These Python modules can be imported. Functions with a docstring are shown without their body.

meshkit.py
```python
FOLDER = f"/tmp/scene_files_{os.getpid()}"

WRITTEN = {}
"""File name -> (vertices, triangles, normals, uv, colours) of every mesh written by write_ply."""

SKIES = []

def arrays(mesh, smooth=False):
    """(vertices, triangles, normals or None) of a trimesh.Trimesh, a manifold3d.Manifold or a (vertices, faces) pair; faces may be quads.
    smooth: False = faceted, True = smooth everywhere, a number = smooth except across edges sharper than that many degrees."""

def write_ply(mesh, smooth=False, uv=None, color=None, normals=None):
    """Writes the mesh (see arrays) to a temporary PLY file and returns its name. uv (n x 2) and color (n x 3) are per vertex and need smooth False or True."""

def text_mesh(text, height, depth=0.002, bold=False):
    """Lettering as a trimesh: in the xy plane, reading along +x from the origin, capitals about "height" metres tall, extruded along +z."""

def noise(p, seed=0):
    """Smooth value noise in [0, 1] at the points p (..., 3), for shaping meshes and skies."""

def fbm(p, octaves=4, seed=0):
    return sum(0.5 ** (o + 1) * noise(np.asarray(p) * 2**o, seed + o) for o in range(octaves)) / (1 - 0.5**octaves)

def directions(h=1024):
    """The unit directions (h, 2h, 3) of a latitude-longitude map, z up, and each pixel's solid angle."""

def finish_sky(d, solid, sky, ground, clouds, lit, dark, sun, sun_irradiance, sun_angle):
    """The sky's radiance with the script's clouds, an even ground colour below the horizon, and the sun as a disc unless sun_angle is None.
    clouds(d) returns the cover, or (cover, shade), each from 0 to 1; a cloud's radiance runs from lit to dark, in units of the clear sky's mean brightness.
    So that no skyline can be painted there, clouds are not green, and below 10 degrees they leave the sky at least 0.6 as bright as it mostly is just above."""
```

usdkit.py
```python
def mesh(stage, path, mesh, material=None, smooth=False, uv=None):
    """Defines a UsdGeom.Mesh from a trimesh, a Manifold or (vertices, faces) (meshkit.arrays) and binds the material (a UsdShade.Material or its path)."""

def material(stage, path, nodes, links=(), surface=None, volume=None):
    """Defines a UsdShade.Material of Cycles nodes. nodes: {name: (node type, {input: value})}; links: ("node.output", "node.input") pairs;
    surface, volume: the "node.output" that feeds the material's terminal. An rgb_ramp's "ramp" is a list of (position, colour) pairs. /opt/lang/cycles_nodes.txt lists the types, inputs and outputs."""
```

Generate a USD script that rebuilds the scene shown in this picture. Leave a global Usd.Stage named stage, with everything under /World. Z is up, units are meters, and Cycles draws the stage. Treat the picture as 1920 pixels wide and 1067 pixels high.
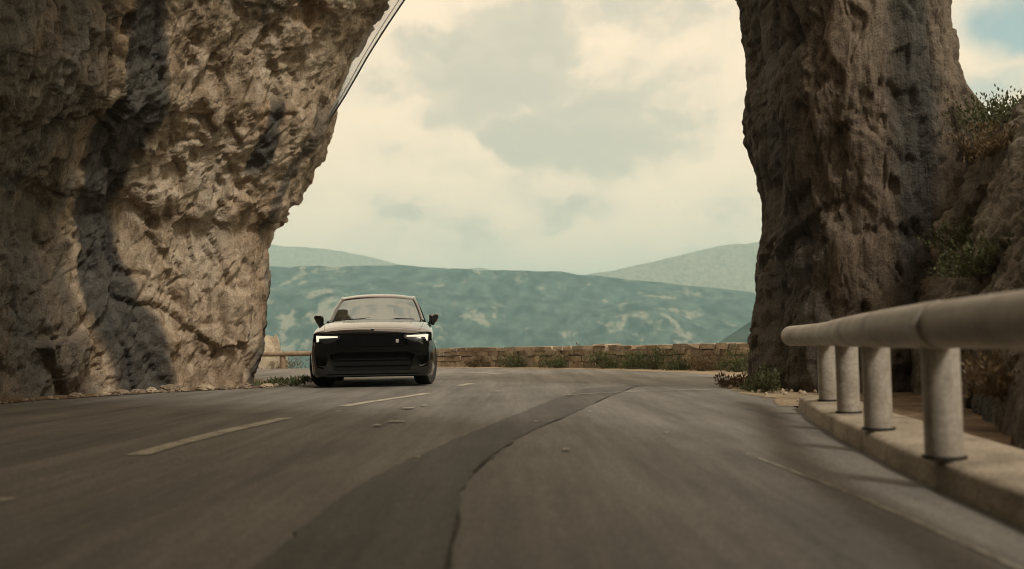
import math
import numpy as np, trimesh, manifold3d, shapely, shapely.geometry as sg
from scipy.spatial import cKDTree
import meshkit, usdkit
from pxr import Usd, UsdGeom, UsdLux, UsdShade, Gf, Sdf, Vt

stage = Usd.Stage.CreateInMemory()
UsdGeom.SetStageUpAxis(stage, UsdGeom.Tokens.z)
UsdGeom.SetStageMetersPerUnit(stage, 1.0)
UsdGeom.Xform.Define(stage, '/World')
UsdGeom.Scope.Define(stage, '/World/Looks')

# ------------------------------------------------------------------ camera, sky, sun, exposure
CAM_H = 0.53
cam = UsdGeom.Camera.Define(stage, '/World/camera')
FPX = 1950.0 / 1920.0
cam.CreateHorizontalApertureAttr(36.0)
cam.CreateVerticalApertureAttr(36.0 * 569 / 1024)
cam.CreateFocalLengthAttr(36.0 * FPX)
cam.CreateClippingRangeAttr(Gf.Vec2f(0.05, 40000))
cam.CreateFStopAttr(1.9)
cam.CreateFocusDistanceAttr(15.5)
cam.CreateExposureAttr(0.52)
_p, _r = math.atan((650.6 - 533.5) / 1950.0), math.radians(1.0)
fwd = np.array([0, math.cos(_p), math.sin(_p)])
r0 = np.array([1.0, 0, 0]); u0 = np.cross(r0, fwd)
rgt = math.cos(_r) * r0 - math.sin(_r) * u0
upv = np.cross(rgt, fwd)
M = Gf.Matrix4d(*rgt, 0, *upv, 0, *(-fwd), 0, 0, 0, CAM_H, 1)
cam.AddTransformOp().Set(M)

SUN = np.array([0.36, -0.60, 0.71]); SUN /= np.linalg.norm(SUN)
SKY_STRENGTH = 0.10
CL = 0.92                                   # cloud radiance scale
dome = UsdLux.DomeLight.Define(stage, '/World/sky')
dome.GetPrim().SetCustomDataByKey('kind', 'structure')


def sky_dir(px, py):                        # a direction of the sky, for where the clouds hang
    d = fwd + rgt * ((px - 960) / 1950.0) - upv * ((py - 533.5) / 1950.0)
    return d / np.linalg.norm(d)


def blob(nodes, links, name, d, spread, squash):
    """soft cloud mass round a direction: 1 at its heart, 0 outside; returns the output name"""
    s = 1.0 / spread
    nodes[name + '_m'] = ('mapping', {'mapping_type': 'point', 'location': [-d[0] * s, -d[1] * s, -d[2] * s * squash], 'scale': [s, s, s * squash]})
    nodes[name + '_l'] = ('vector_math', {'math_type': 'length'})
    nodes[name + '_r'] = ('map_range', {'range_type': 'smoothstep', 'from_min': 1.0, 'from_max': 0.25, 'to_min': 0.0, 'to_max': 1.0, 'clamp': True})
    links += [('warp.vector', name + '_m.vector'), (name + '_m.vector', name + '_l.vector1'), (name + '_l.value', name + '_r.value')]
    return name + '_r.result'


def make_sky():
    n = {'tc': ('texture_coordinate', {}),
         'sky': ('sky_texture', {'sky_type': 'single_scattering', 'sun_disc': False, 'sun_elevation': float(math.asin(SUN[2])), 'sun_rotation': float(math.atan2(SUN[0], SUN[1]))}),
         'cv': ('mapping', {'mapping_type': 'point', 'scale': [1.0, 1.0, 2.1], 'location': [0.7, 0.2, 0.4]}),
         'wn': ('noise_texture', {'scale': 13.0, 'detail': 8.0, 'roughness': 0.6}),
         'ws': ('vector_math', {'math_type': 'multiply_add', 'vector2': [0.10, 0.10, 0.07], 'vector3': [-0.05, -0.05, -0.035]}),
         'warp': ('vector_math', {'math_type': 'add'}),
         'n1': ('noise_texture', {'scale': 3.4, 'detail': 8.0, 'roughness': 0.5}),
         'n2': ('noise_texture', {'scale': 8.5, 'detail': 10.0, 'roughness': 0.55}),
         'sh1': ('map_range', {'range_type': 'smoothstep', 'from_min': 0.38, 'from_max': 0.66, 'clamp': True}),
                  'cov': ('map_range', {'range_type': 'smoothstep', 'from_min': 0.10, 'from_max': 0.26, 'clamp': True}),
         'nc': ('math', {'math_type': 'multiply_add', 'value2': 2.5, 'value3': -1.27}), 'na': ('math', {'math_type': 'add'}),
         'fin': ('map_range', {'range_type': 'smoothstep', 'from_min': 0.05, 'from_max': 1.05, 'clamp': True}),
         'col': ('rgb_ramp', {'ramp': [(0.0, [9.7 * CL, 7.4 * CL, 5.2 * CL]), (0.35, [8.6 * CL, 6.75 * CL, 4.9 * CL]), (0.7, [6.6 * CL, 5.5 * CL, 4.15 * CL]), (1.0, [5.8 * CL, 5.0 * CL, 3.9 * CL])]}),
         'mix': ('mix_color', {'blend_type': 'mix'}),
         'skyc': ('mix_color', {'blend_type': 'multiply', 'fac': 1.0, 'b': [1.0, 1.08, 0.80]}),
         'bg': ('background_shader', {'strength': SKY_STRENGTH})}
    l = [('warp.vector', 'cv.vector'), ('cv.vector', 'n1.vector'), ('cv.vector', 'n2.vector'),
         ('tc.generated', 'wn.vector'), ('wn.color', 'ws.vector1'), ('tc.generated', 'warp.vector1'), ('ws.vector', 'warp.vector2'),
         ('n1.fac', 'sh1.value'), ('n1.fac', 'cov.value'), ('sky.color', 'skyc.a')]
    cur = None
    for k, (px, py, sp, sq, amt) in enumerate([(930, 150, 0.155, 1.5, 0.95), (1080, 215, 0.20, 2.2, 0.90), (1010, 255, 0.12, 3.4, 1.2), (1180, 40, 0.10, 1.7, 0.55), (700, 170, 0.07, 2.2, 0.45), (640, 300, 0.09, 4.0, 0.22), (1110, 410, 0.12, 6.0, 0.25), (760, 430, 0.14, 8.0, 0.25)]):
        o = blob(n, l, f'b{k}', sky_dir(px, py), sp, sq)
        n[f'a{k}'] = ('math', {'math_type': 'multiply', 'value2': amt}); l.append((o, f'a{k}.value1'))
        if cur is None:
            cur = f'a{k}.value'
        else:
            n[f's{k}'] = ('math', {'math_type': 'maximum'}); l += [(cur, f's{k}.value1'), (f'a{k}.value', f's{k}.value2')]; cur = f's{k}.value'
    n['sm1'] = ('math', {'math_type': 'multiply', 'value2': 0.55}); l.append(('sh1.result', 'sm1.value1'))
    n['ad1'] = ('math', {'math_type': 'maximum'}); l += [(cur, 'ad1.value1'), ('sm1.value', 'ad1.value2')]
    l += [('n2.fac', 'nc.value1'), ('nc.value', 'na.value1'), ('ad1.value', 'na.value2'), ('na.value', 'fin.value'), ('fin.result', 'col.fac'), ('col.color', 'mix.b'), ('skyc.result', 'mix.a')]
    # a blue gap in the clouds, upper right
    g = blob(n, l, 'gap', sky_dir(1925, 45), 0.09, 2.2)
    g2 = blob(n, l, 'gap_low', sky_dir(1850, 160), 0.06, 3.4)
    n['gm'] = ('math', {'math_type': 'maximum'}); l += [(g, 'gm.value1')]
    n['gl'] = ('math', {'math_type': 'multiply', 'value2': 0.4}); l += [(g2, 'gl.value1'), ('gl.value', 'gm.value2')]
    n['gi'] = ('math', {'math_type': 'multiply_add', 'value2': -0.85, 'value3': 1.0}); l += [('gm.value', 'gi.value1')]
    n['cm'] = ('math', {'math_type': 'multiply'}); l += [('cov.result', 'cm.value1'), ('gi.value', 'cm.value2'), ('cm.value', 'mix.fac'), ('mix.result', 'bg.color')]
    m = usdkit.material(stage, '/World/Looks/sky', n, l, surface='bg.background')
    UsdShade.MaterialBindingAPI.Apply(dome.GetPrim()).Bind(m)


make_sky()
sun = UsdLux.DistantLight.Define(stage, '/World/sun')
sun.CreateIntensityAttr(0.40); sun.CreateAngleAttr(10.0); sun.CreateNormalizeAttr(True); sun.CreateColorAttr(Gf.Vec3f(1.0, 0.93, 0.82))
z = SUN; x_ = np.cross([0, 0, 1.0], z); x_ /= np.linalg.norm(x_); y_ = np.cross(z, x_)
sun.AddTransformOp().Set(Gf.Matrix4d(*x_, 0, *y_, 0, *z, 0, 0, 0, 60, 1))

# ------------------------------------------------------------------ helpers
T = Sdf.ValueTypeNames
used = {}


def numbered(path):
    k = used.get(path, -1) + 1
    used[path] = k
    return path if k == 0 else f'{path}_{k:03d}'


def tag(prim, label=None, category=None, group=None, kind=None):
    prim = prim.GetPrim() if hasattr(prim, 'GetPrim') else prim
    for key, val in (('label', label), ('category', category), ('group', group), ('kind', kind)):
        if val:
            prim.SetCustomDataByKey(key, val)
    return prim


def obj(name, mesh, mat, parent=None, smooth=False, label=None, category=None, group=None, kind=None, prim=None):
    path = numbered((str(parent.GetPath()) if parent is not None else '/World') + '/' + name)
    m = usdkit.mesh(stage, path, mesh, mat, smooth=smooth)
    for k, v in (prim or {}).items():
        UsdGeom.PrimvarsAPI(m).CreatePrimvar(k, T.FloatArray, 'vertex').Set(Vt.FloatArray.FromNumpy(np.asarray(v, np.float32)))
    return tag(m, label, category, group, kind)


def thing(name, label, category, loc=(0, 0, 0), rotz=0.0, group=None):
    x = UsdGeom.Xform.Define(stage, numbered('/World/' + name))
    x.AddTranslateOp().Set(Gf.Vec3d(*map(float, loc)))
    x.AddRotateZOp().Set(float(rotz))
    return tag(x, label, category, group)


def cat(*ms):
    return trimesh.util.concatenate([m for m in ms])


def box(cx, cy, cz, sx, sy, sz, rz=0.0):
    b = trimesh.creation.box([sx, sy, sz])
    if rz:
        b.apply_transform(trimesh.transformations.rotation_matrix(rz, [0, 0, 1]))
    b.apply_translation([cx, cy, cz])
    return b


def rbox(cx, cy, cz, sx, sy, sz, r=0.01, seg=8):
    s = manifold3d.Manifold.sphere(r, seg)
    pts = [s.translate((a * (sx / 2 - r), b * (sy / 2 - r), c * (sz / 2 - r))) for a in (-1, 1) for b in (-1, 1) for c in (-1, 1)]
    return to_tm(manifold3d.Manifold.batch_hull(pts).translate((cx, cy, cz)))


def to_tm(m):
    a = m.to_mesh()
    return trimesh.Trimesh(np.array(a.vert_properties[:, :3]), np.array(a.tri_verts), process=False)


def grid_faces(nu, nv, flip=False):
    i = np.arange(nu * nv).reshape(nu, nv)
    a, b, c, d = i[:-1, :-1].ravel(), i[1:, :-1].ravel(), i[1:, 1:].ravel(), i[:-1, 1:].ravel()
    f = np.vstack([np.stack([a, b, c], 1), np.stack([a, c, d], 1)])
    return f[:, ::-1] if flip else f


def grid_mesh(P, flip=False):
    nu, nv = P.shape[:2]
    return trimesh.Trimesh(P.reshape(-1, 3), grid_faces(nu, nv, flip), process=False)


def tube(pts, r, seg=10, caps=True):
    pts = np.asarray(pts, float)
    n = len(pts)
    r = np.broadcast_to(np.asarray(r, float), (n,))
    t = np.gradient(pts, axis=0); t /= np.linalg.norm(t, axis=1, keepdims=True)
    ref = np.array([0, 0, 1.0]) if abs(t[:, 2]).mean() < 0.8 else np.array([1.0, 0, 0])
    a = np.cross(t, ref); a /= np.linalg.norm(a, axis=1, keepdims=True)
    b = np.cross(a, t)
    th = np.linspace(0, 2 * np.pi, seg, endpoint=False)
    P = pts[:, None] + r[:, None, None] * (a[:, None] * np.cos(th)[None, :, None] + b[:, None] * np.sin(th)[None, :, None])
    V = P.reshape(-1, 3); F = []
    for i in range(n - 1):
        for j in range(seg):
            k = (j + 1) % seg
            F += [[i * seg + j, (i + 1) * seg + j, (i + 1) * seg + k], [i * seg + j, (i + 1) * seg + k, i * seg + k]]
    if caps:
        V = np.vstack([V, pts[0], pts[-1]])
        for j in range(seg):
            k = (j + 1) % seg
            F += [[n * seg, j, k], [n * seg + 1, (n - 1) * seg + k, (n - 1) * seg + j]]
    return trimesh.Trimesh(V, np.array(F)[:, ::-1], process=False)


def spline(pts, n):
    """smooth curve through points (any dimension), n samples evenly along its length"""
    from scipy.interpolate import PchipInterpolator
    pts = np.asarray(pts, float)
    s = np.r_[0, np.cumsum(np.linalg.norm(np.diff(pts, axis=0), axis=1))]
    f = PchipInterpolator(s, pts)
    return f(np.linspace(0, s[-1], n)) if np.ndim(n) == 0 else f(np.asarray(n) * s[-1])


def sheet(poly, z, grid=None):
    """flat polygon at height z"""
    parts = []
    for g in getattr(poly, 'geoms', [poly]):
        v, f = trimesh.creation.triangulate_polygon(g, engine='earcut')
        parts.append(trimesh.Trimesh(np.c_[v, np.full(len(v), z)], f, process=False))
    m = cat(*parts)
    if len(m.faces) and m.face_normals[:, 2].mean() < 0:
        m.invert()
    return m


def smoothstep(a, b, x):
    t = np.clip((x - a) / (b - a), 0, 1)
    return t * t * (3 - 2 * t)


def lin(*srgb):
    c = np.array(srgb, float) / 255
    return list(np.where(c < 0.04045, c / 12.92, ((c + 0.055) / 1.055) ** 2.4))


# ------------------------------------------------------------------ materials
def simple(name, color, rough=0.6, metallic=0.0, **kw):
    return usdkit.material(stage, '/World/Looks/' + name, {'p': ('principled_bsdf', {'base_color': color, 'roughness': rough, 'metallic': metallic, **kw})}, [], surface='p.BSDF')


def noisy(name, ramp, scale=4.0, stretch=(1, 1, 1), detail=6.0, rough=0.85, fine=60.0, fine_amt=0.25, bump=0.3, bump_dist=0.01, coord='geometry.position', distortion=0.0, ramp_rough=0.6, spec=0.3):
    n = {'g': ('geometry', {}), 'tc': ('texture_coordinate', {}), 'm': ('mapping', {'mapping_type': 'point', 'scale': list(stretch)}),
         'n1': ('noise_texture', {'scale': scale, 'detail': detail, 'roughness': ramp_rough, 'distortion': distortion}),
         'n2': ('noise_texture', {'scale': fine, 'detail': 3.0}),
         'mr': ('map_range', {'from_min': 0.28, 'from_max': 0.72, 'clamp': True}),
         'r': ('rgb_ramp', {'ramp': ramp}),
         'fr': ('map_range', {'from_min': 0.3, 'from_max': 0.7, 'to_min': 1 - fine_amt, 'to_max': 1 + fine_amt, 'clamp': True}),
         'mul': ('vector_math', {'math_type': 'scale'}),
         'h': ('math', {'math_type': 'multiply_add', 'value2': 0.5}),
         'b': ('bump', {'strength': bump, 'distance': bump_dist}),
         'p': ('principled_bsdf', {'roughness': rough, 'specular_ior_level': spec})}
    src = 'g.position' if coord == 'geometry.position' else 'tc.object'
    l = [(src, 'm.vector'), ('m.vector', 'n1.vector'), (src, 'n2.vector'), ('n1.fac', 'mr.value'), ('mr.result', 'r.fac'), ('n2.fac', 'fr.value'), ('r.color', 'mul.vector1'), ('fr.result', 'mul.scale'),
         ('mul.vector', 'p.base_color'), ('n2.fac', 'h.value1'), ('n1.fac', 'h.value3'), ('h.value', 'b.height'), ('b.normal', 'p.normal')]
    return usdkit.material(stage, '/World/Looks/' + name, n, l, surface='p.BSDF')


def rock_material(name, ramp, stain_shade_col, warm_col, zs=0.45):
    n = {'g': ('geometry', {}), 'm': ('mapping', {'mapping_type': 'point', 'scale': [1, 1, zs]}),
         'n1': ('noise_texture', {'scale': 1.1, 'detail': 9.0, 'roughness': 0.62, 'distortion': 0.6}),
         'n2': ('noise_texture', {'scale': 7.0, 'detail': 8.0, 'roughness': 0.65, 'distortion': 0.4}),
         'n3': ('noise_texture', {'scale': 0.9, 'detail': 5.0}),
         'n4': ('noise_texture', {'scale': 38.0, 'detail': 5.0, 'roughness': 0.6}),
         'v': ('voronoi_texture', {'scale': 9.0, 'feature': 'distance_to_edge'}),
         'mx': ('math', {'math_type': 'multiply_add', 'value2': 0.55}), 'mh': ('math', {'math_type': 'multiply', 'value2': 0.45}),
         'mr': ('map_range', {'from_min': 0.33, 'from_max': 0.67, 'clamp': True}),
         'r': ('rgb_ramp', {'ramp': ramp}),
         'wr': ('map_range', {'from_min': 0.52, 'from_max': 0.68, 'to_max': 0.55, 'clamp': True, 'range_type': 'smoothstep'}),
         'wm': ('mix_color', {'blend_type': 'mix', 'b': warm_col}),
         'at': ('attribute', {'attribute': 'stain_shade'}),
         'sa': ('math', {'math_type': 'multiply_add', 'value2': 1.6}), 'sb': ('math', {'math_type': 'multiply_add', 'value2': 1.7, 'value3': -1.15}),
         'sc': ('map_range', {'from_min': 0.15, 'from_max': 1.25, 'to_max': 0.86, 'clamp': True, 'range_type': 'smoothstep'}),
         'sm': ('mix_color', {'blend_type': 'mix', 'b': stain_shade_col}),
         'fr': ('map_range', {'from_min': 0.3, 'from_max': 0.7, 'to_min': 0.72, 'to_max': 1.28, 'clamp': True}),
         'mul': ('vector_math', {'math_type': 'scale'}),
         'h1': ('math', {'math_type': 'multiply_add', 'value2': 0.30}), 'h2': ('math', {'math_type': 'multiply', 'value2': 1.0}),
         'b': ('bump', {'strength': 0.85, 'distance': 0.09}),
         'p': ('principled_bsdf', {'roughness': 0.9, 'specular_ior_level': 0.25})}
    l = [('g.position', 'm.vector'), ('m.vector', 'n1.vector'), ('m.vector', 'n2.vector'), ('g.position', 'n3.vector'), ('g.position', 'n4.vector'), ('m.vector', 'v.vector'),
         ('n2.fac', 'mh.value1'), ('n1.fac', 'mx.value1'), ('mh.value', 'mx.value3'), ('mx.value', 'mr.value'), ('mr.result', 'r.fac'),
         ('n3.fac', 'wr.value'), ('wr.result', 'wm.fac'), ('r.color', 'wm.a'),
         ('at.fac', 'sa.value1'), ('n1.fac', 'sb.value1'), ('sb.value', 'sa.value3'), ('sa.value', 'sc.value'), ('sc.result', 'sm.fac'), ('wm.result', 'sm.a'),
         ('n4.fac', 'fr.value'), ('sm.result', 'mul.vector1'), ('fr.result', 'mul.scale'), ('mul.vector', 'p.base_color'),
         ('n2.fac', 'h2.value1'), ('n4.fac', 'h1.value1'), ('h2.value', 'h1.value3'), ('h1.value', 'b.height'), ('b.normal', 'p.normal')]
    return usdkit.material(stage, '/World/Looks/' + name, n, l, surface='p.BSDF')


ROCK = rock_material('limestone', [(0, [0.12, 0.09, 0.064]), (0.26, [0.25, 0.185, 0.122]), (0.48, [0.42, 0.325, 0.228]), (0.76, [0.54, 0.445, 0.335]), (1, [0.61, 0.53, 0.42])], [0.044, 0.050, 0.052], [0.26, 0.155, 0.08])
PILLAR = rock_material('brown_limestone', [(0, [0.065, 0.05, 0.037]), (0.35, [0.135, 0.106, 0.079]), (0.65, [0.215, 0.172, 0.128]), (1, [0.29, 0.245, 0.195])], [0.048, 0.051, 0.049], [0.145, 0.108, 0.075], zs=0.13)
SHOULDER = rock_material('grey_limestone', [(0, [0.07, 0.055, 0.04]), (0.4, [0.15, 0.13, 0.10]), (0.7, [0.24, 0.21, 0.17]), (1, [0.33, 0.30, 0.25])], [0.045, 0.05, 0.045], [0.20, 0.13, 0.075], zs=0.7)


def asphalt_material(name, lo, mid, hi):
    n = {'g': ('geometry', {}),
         'ms': ('mapping', {'mapping_type': 'point', 'scale': [2.6, 0.16, 1.0], 'rotation': [0, 0, 0.06]}),
         'n1': ('noise_texture', {'scale': 1.0, 'detail': 5.0, 'roughness': 0.55, 'distortion': 0.3}),
         'ms2': ('mapping', {'mapping_type': 'point', 'scale': [16, 0.9, 1.0], 'rotation': [0, 0, 0.06]}),
         'n1b': ('noise_texture', {'scale': 1.0, 'detail': 4.0, 'roughness': 0.6}),
         'n2': ('noise_texture', {'scale': 0.8, 'detail': 6.0, 'roughness': 0.6}),
         'n3': ('noise_texture', {'scale': 130.0, 'detail': 3.0, 'roughness': 0.7}),
         'v': ('voronoi_texture', {'scale': 95.0}),
         'a': ('math', {'math_type': 'multiply_add', 'value2': 0.54}), 'a2': ('math', {'math_type': 'multiply_add', 'value2': 0.26}), 'c': ('math', {'math_type': 'multiply', 'value2': 0.24}),
         'mr': ('map_range', {'from_min': 0.38, 'from_max': 0.64, 'clamp': True}),
         'r': ('rgb_ramp', {'ramp': [(0, lo), (0.5, mid), (1, hi)]}),
         'fr': ('map_range', {'from_min': 0.3, 'from_max': 0.7, 'to_min': 0.55, 'to_max': 1.45, 'clamp': True}),
         'vr': ('map_range', {'from_min': 0.0, 'from_max': 1.0, 'to_min': 0.75, 'to_max': 1.25}),
         'mv': ('math', {'math_type': 'multiply'}), 'vs': ('separate_xyz', {}),
         'mul': ('vector_math', {'math_type': 'scale'}),
         'b': ('bump', {'strength': 0.5, 'distance': 0.006}),
         'p': ('principled_bsdf', {'roughness': 0.75, 'specular_ior_level': 0.35})}
    l = [('g.position', 'ms.vector'), ('ms.vector', 'n1.vector'), ('g.position', 'ms2.vector'), ('ms2.vector', 'n1b.vector'), ('g.position', 'n2.vector'), ('g.position', 'n3.vector'), ('g.position', 'v.vector'),
         ('n2.fac', 'c.value1'), ('n1b.fac', 'a2.value1'), ('c.value', 'a2.value3'), ('n1.fac', 'a.value1'), ('a2.value', 'a.value3'), ('a.value', 'mr.value'), ('mr.result', 'r.fac'),
         ('n3.fac', 'fr.value'), ('v.color', 'vs.vector'), ('vs.x', 'vr.value'), ('fr.result', 'mv.value1'), ('vr.result', 'mv.value2'),
         ('r.color', 'mul.vector1'), ('mv.value', 'mul.scale'), ('mul.vector', 'p.base_color'), ('n3.fac', 'b.height'), ('b.normal', 'p.normal')]
    return usdkit.material(stage, '/World/Looks/' + name, n, l, surface='p.BSDF')


ASPHALT = asphalt_material('asphalt', [0.090, 0.084, 0.075], [0.158, 0.148, 0.132], [0.222, 0.209, 0.187])
ASPHALT_PATCH = asphalt_material('patch_asphalt', [0.058, 0.054, 0.049], [0.088, 0.082, 0.073], [0.128, 0.120, 0.107])
TAR = noisy('tar', [(0, [0.060, 0.054, 0.047]), (1, [0.115, 0.105, 0.092])], scale=3, fine=80, rough=0.95, spec=0.05)
GRAVEL = noisy('sandy_gravel', [(0, [0.20, 0.15, 0.095]), (0.5, [0.30, 0.235, 0.155]), (1, [0.40, 0.32, 0.22])], scale=2.5, fine=40, fine_amt=0.4, bump=0.6, bump_dist=0.02)
SOIL = noisy('brown_soil', [(0, [0.09, 0.06, 0.035]), (0.5, [0.15, 0.10, 0.06]), (1, [0.24, 0.175, 0.11])], scale=3.0, fine=50, fine_amt=0.45, bump=0.8, bump_dist=0.02)


def worn_paint():
    n = {'g': ('geometry', {}), 'n1': ('noise_texture', {'scale': 7.0, 'detail': 8.0, 'roughness': 0.7}), 'n3': ('noise_texture', {'scale': 130.0, 'detail': 3.0}),
         'h': ('math', {'math_type': 'multiply_add', 'value2': 0.55}), 'w': ('math', {'math_type': 'multiply', 'value2': 0.45}),
         'r': ('rgb_ramp', {'ramp': [(0.0, [0.15, 0.13, 0.10]), (0.42, [0.18, 0.16, 0.125]), (0.52, [0.48, 0.45, 0.37]), (1.0, [0.60, 0.57, 0.48])]}),
         'b': ('bump', {'strength': 0.4, 'distance': 0.004}), 'p': ('principled_bsdf', {'roughness': 0.7})}
    return usdkit.material(stage, '/World/Looks/worn_white_paint', n, [('g.position', 'n1.vector'), ('g.position', 'n3.vector'), ('n3.fac', 'w.value1'), ('n1.fac', 'h.value1'), ('w.value', 'h.value3'), ('h.value', 'r.fac'), ('r.color', 'p.base_color'), ('n3.fac', 'b.height'), ('b.normal', 'p.normal')], surface='p.BSDF')


PAINT = worn_paint()
CONCRETE = noisy('kerb_concrete', [(0, [0.17, 0.14, 0.105]), (0.4, [0.32, 0.27, 0.205]), (1, [0.46, 0.39, 0.30])], scale=3.2, detail=9.0, fine=60, fine_amt=0.35, bump=0.5, bump_dist=0.008)
RAILPAINT = noisy('weathered_rail', [(0, [0.17, 0.14, 0.105]), (0.25, [0.31, 0.27, 0.215]), (0.6, [0.43, 0.385, 0.32]), (1, [0.52, 0.475, 0.40])], scale=5.0, stretch=(1, 0.5, 0.8), detail=9.0, ramp_rough=0.7, fine=60, fine_amt=0.18, bump=0.15, bump_dist=0.006, rough=0.6)
DARKMETAL = simple('dark_base_metal', [0.045, 0.040, 0.034], 0.6, 0.3)
STONES = [noisy(f'wall_stone_{w}', [(0, [c * 0.6 for c in col]), (0.5, col), (1, [min(c * 1.35, 0.6) for c in col])], scale=5, fine=45, fine_amt=0.3, bump=0.7, bump_dist=0.02)
          for w, col in (('tan', [0.33, 0.265, 0.19]), ('brown', [0.27, 0.21, 0.15]), ('grey', [0.319, 0.268, 0.203]), ('pale', [0.464, 0.37, 0.261]))]
MORTAR = noisy('mortar', [(0, [0.20, 0.16, 0.12]), (1, [0.30, 0.245, 0.185])], scale=6, fine=60, bump=0.6)
PALESTONE = noisy('pale_stone', [(0, [0.30, 0.24, 0.17]), (0.5, [0.40, 0.33, 0.24]), (1, [0.50, 0.42, 0.32])], scale=5, fine=45, fine_amt=0.25, bump=0.7, bump_dist=0.02)
WOOD = noisy('weathered_wood', [(0, [0.20, 0.14, 0.085]), (1, [0.36, 0.27, 0.18])], scale=6, fine=60, bump=0.4)


def leaf_material(name, a, b):
    n = {'oi': ('geometry', {}), 'r': ('rgb_ramp', {'ramp': [(0, a), (1, b)]}), 'p': ('principled_bsdf', {'roughness': 0.6, 'specular_ior_level': 0.3}),
         't': ('translucent_bsdf', {}), 'mx': ('mix_closure', {'fac': 0.25})}
    return usdkit.material(stage, '/World/Looks/' + name, n, [('oi.random_per_island', 'r.fac'), ('r.color', 'p.base_color'), ('r.color', 't.color'), ('p.BSDF', 'mx.closure1'), ('t.BSDF', 'mx.closure2')], surface='mx.closure')


LEAF_OLIVE = leaf_material('olive_leaf', [0.07, 0.078, 0.031], [0.202, 0.194, 0.085])
LEAF_GREEN = leaf_material('green_leaf', [0.085, 0.101, 0.039], [0.217, 0.225, 0.101])
LEAF_DRY = leaf_material('dry_leaf', [0.13, 0.09, 0.045], [0.26, 0.19, 0.10])
LEAF_RUST = leaf_material('rust_leaf', [0.17, 0.075, 0.035], [0.30, 0.14, 0.07])
STEM = simple('stem_bark', [0.10, 0.07, 0.045], 0.8)


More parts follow.
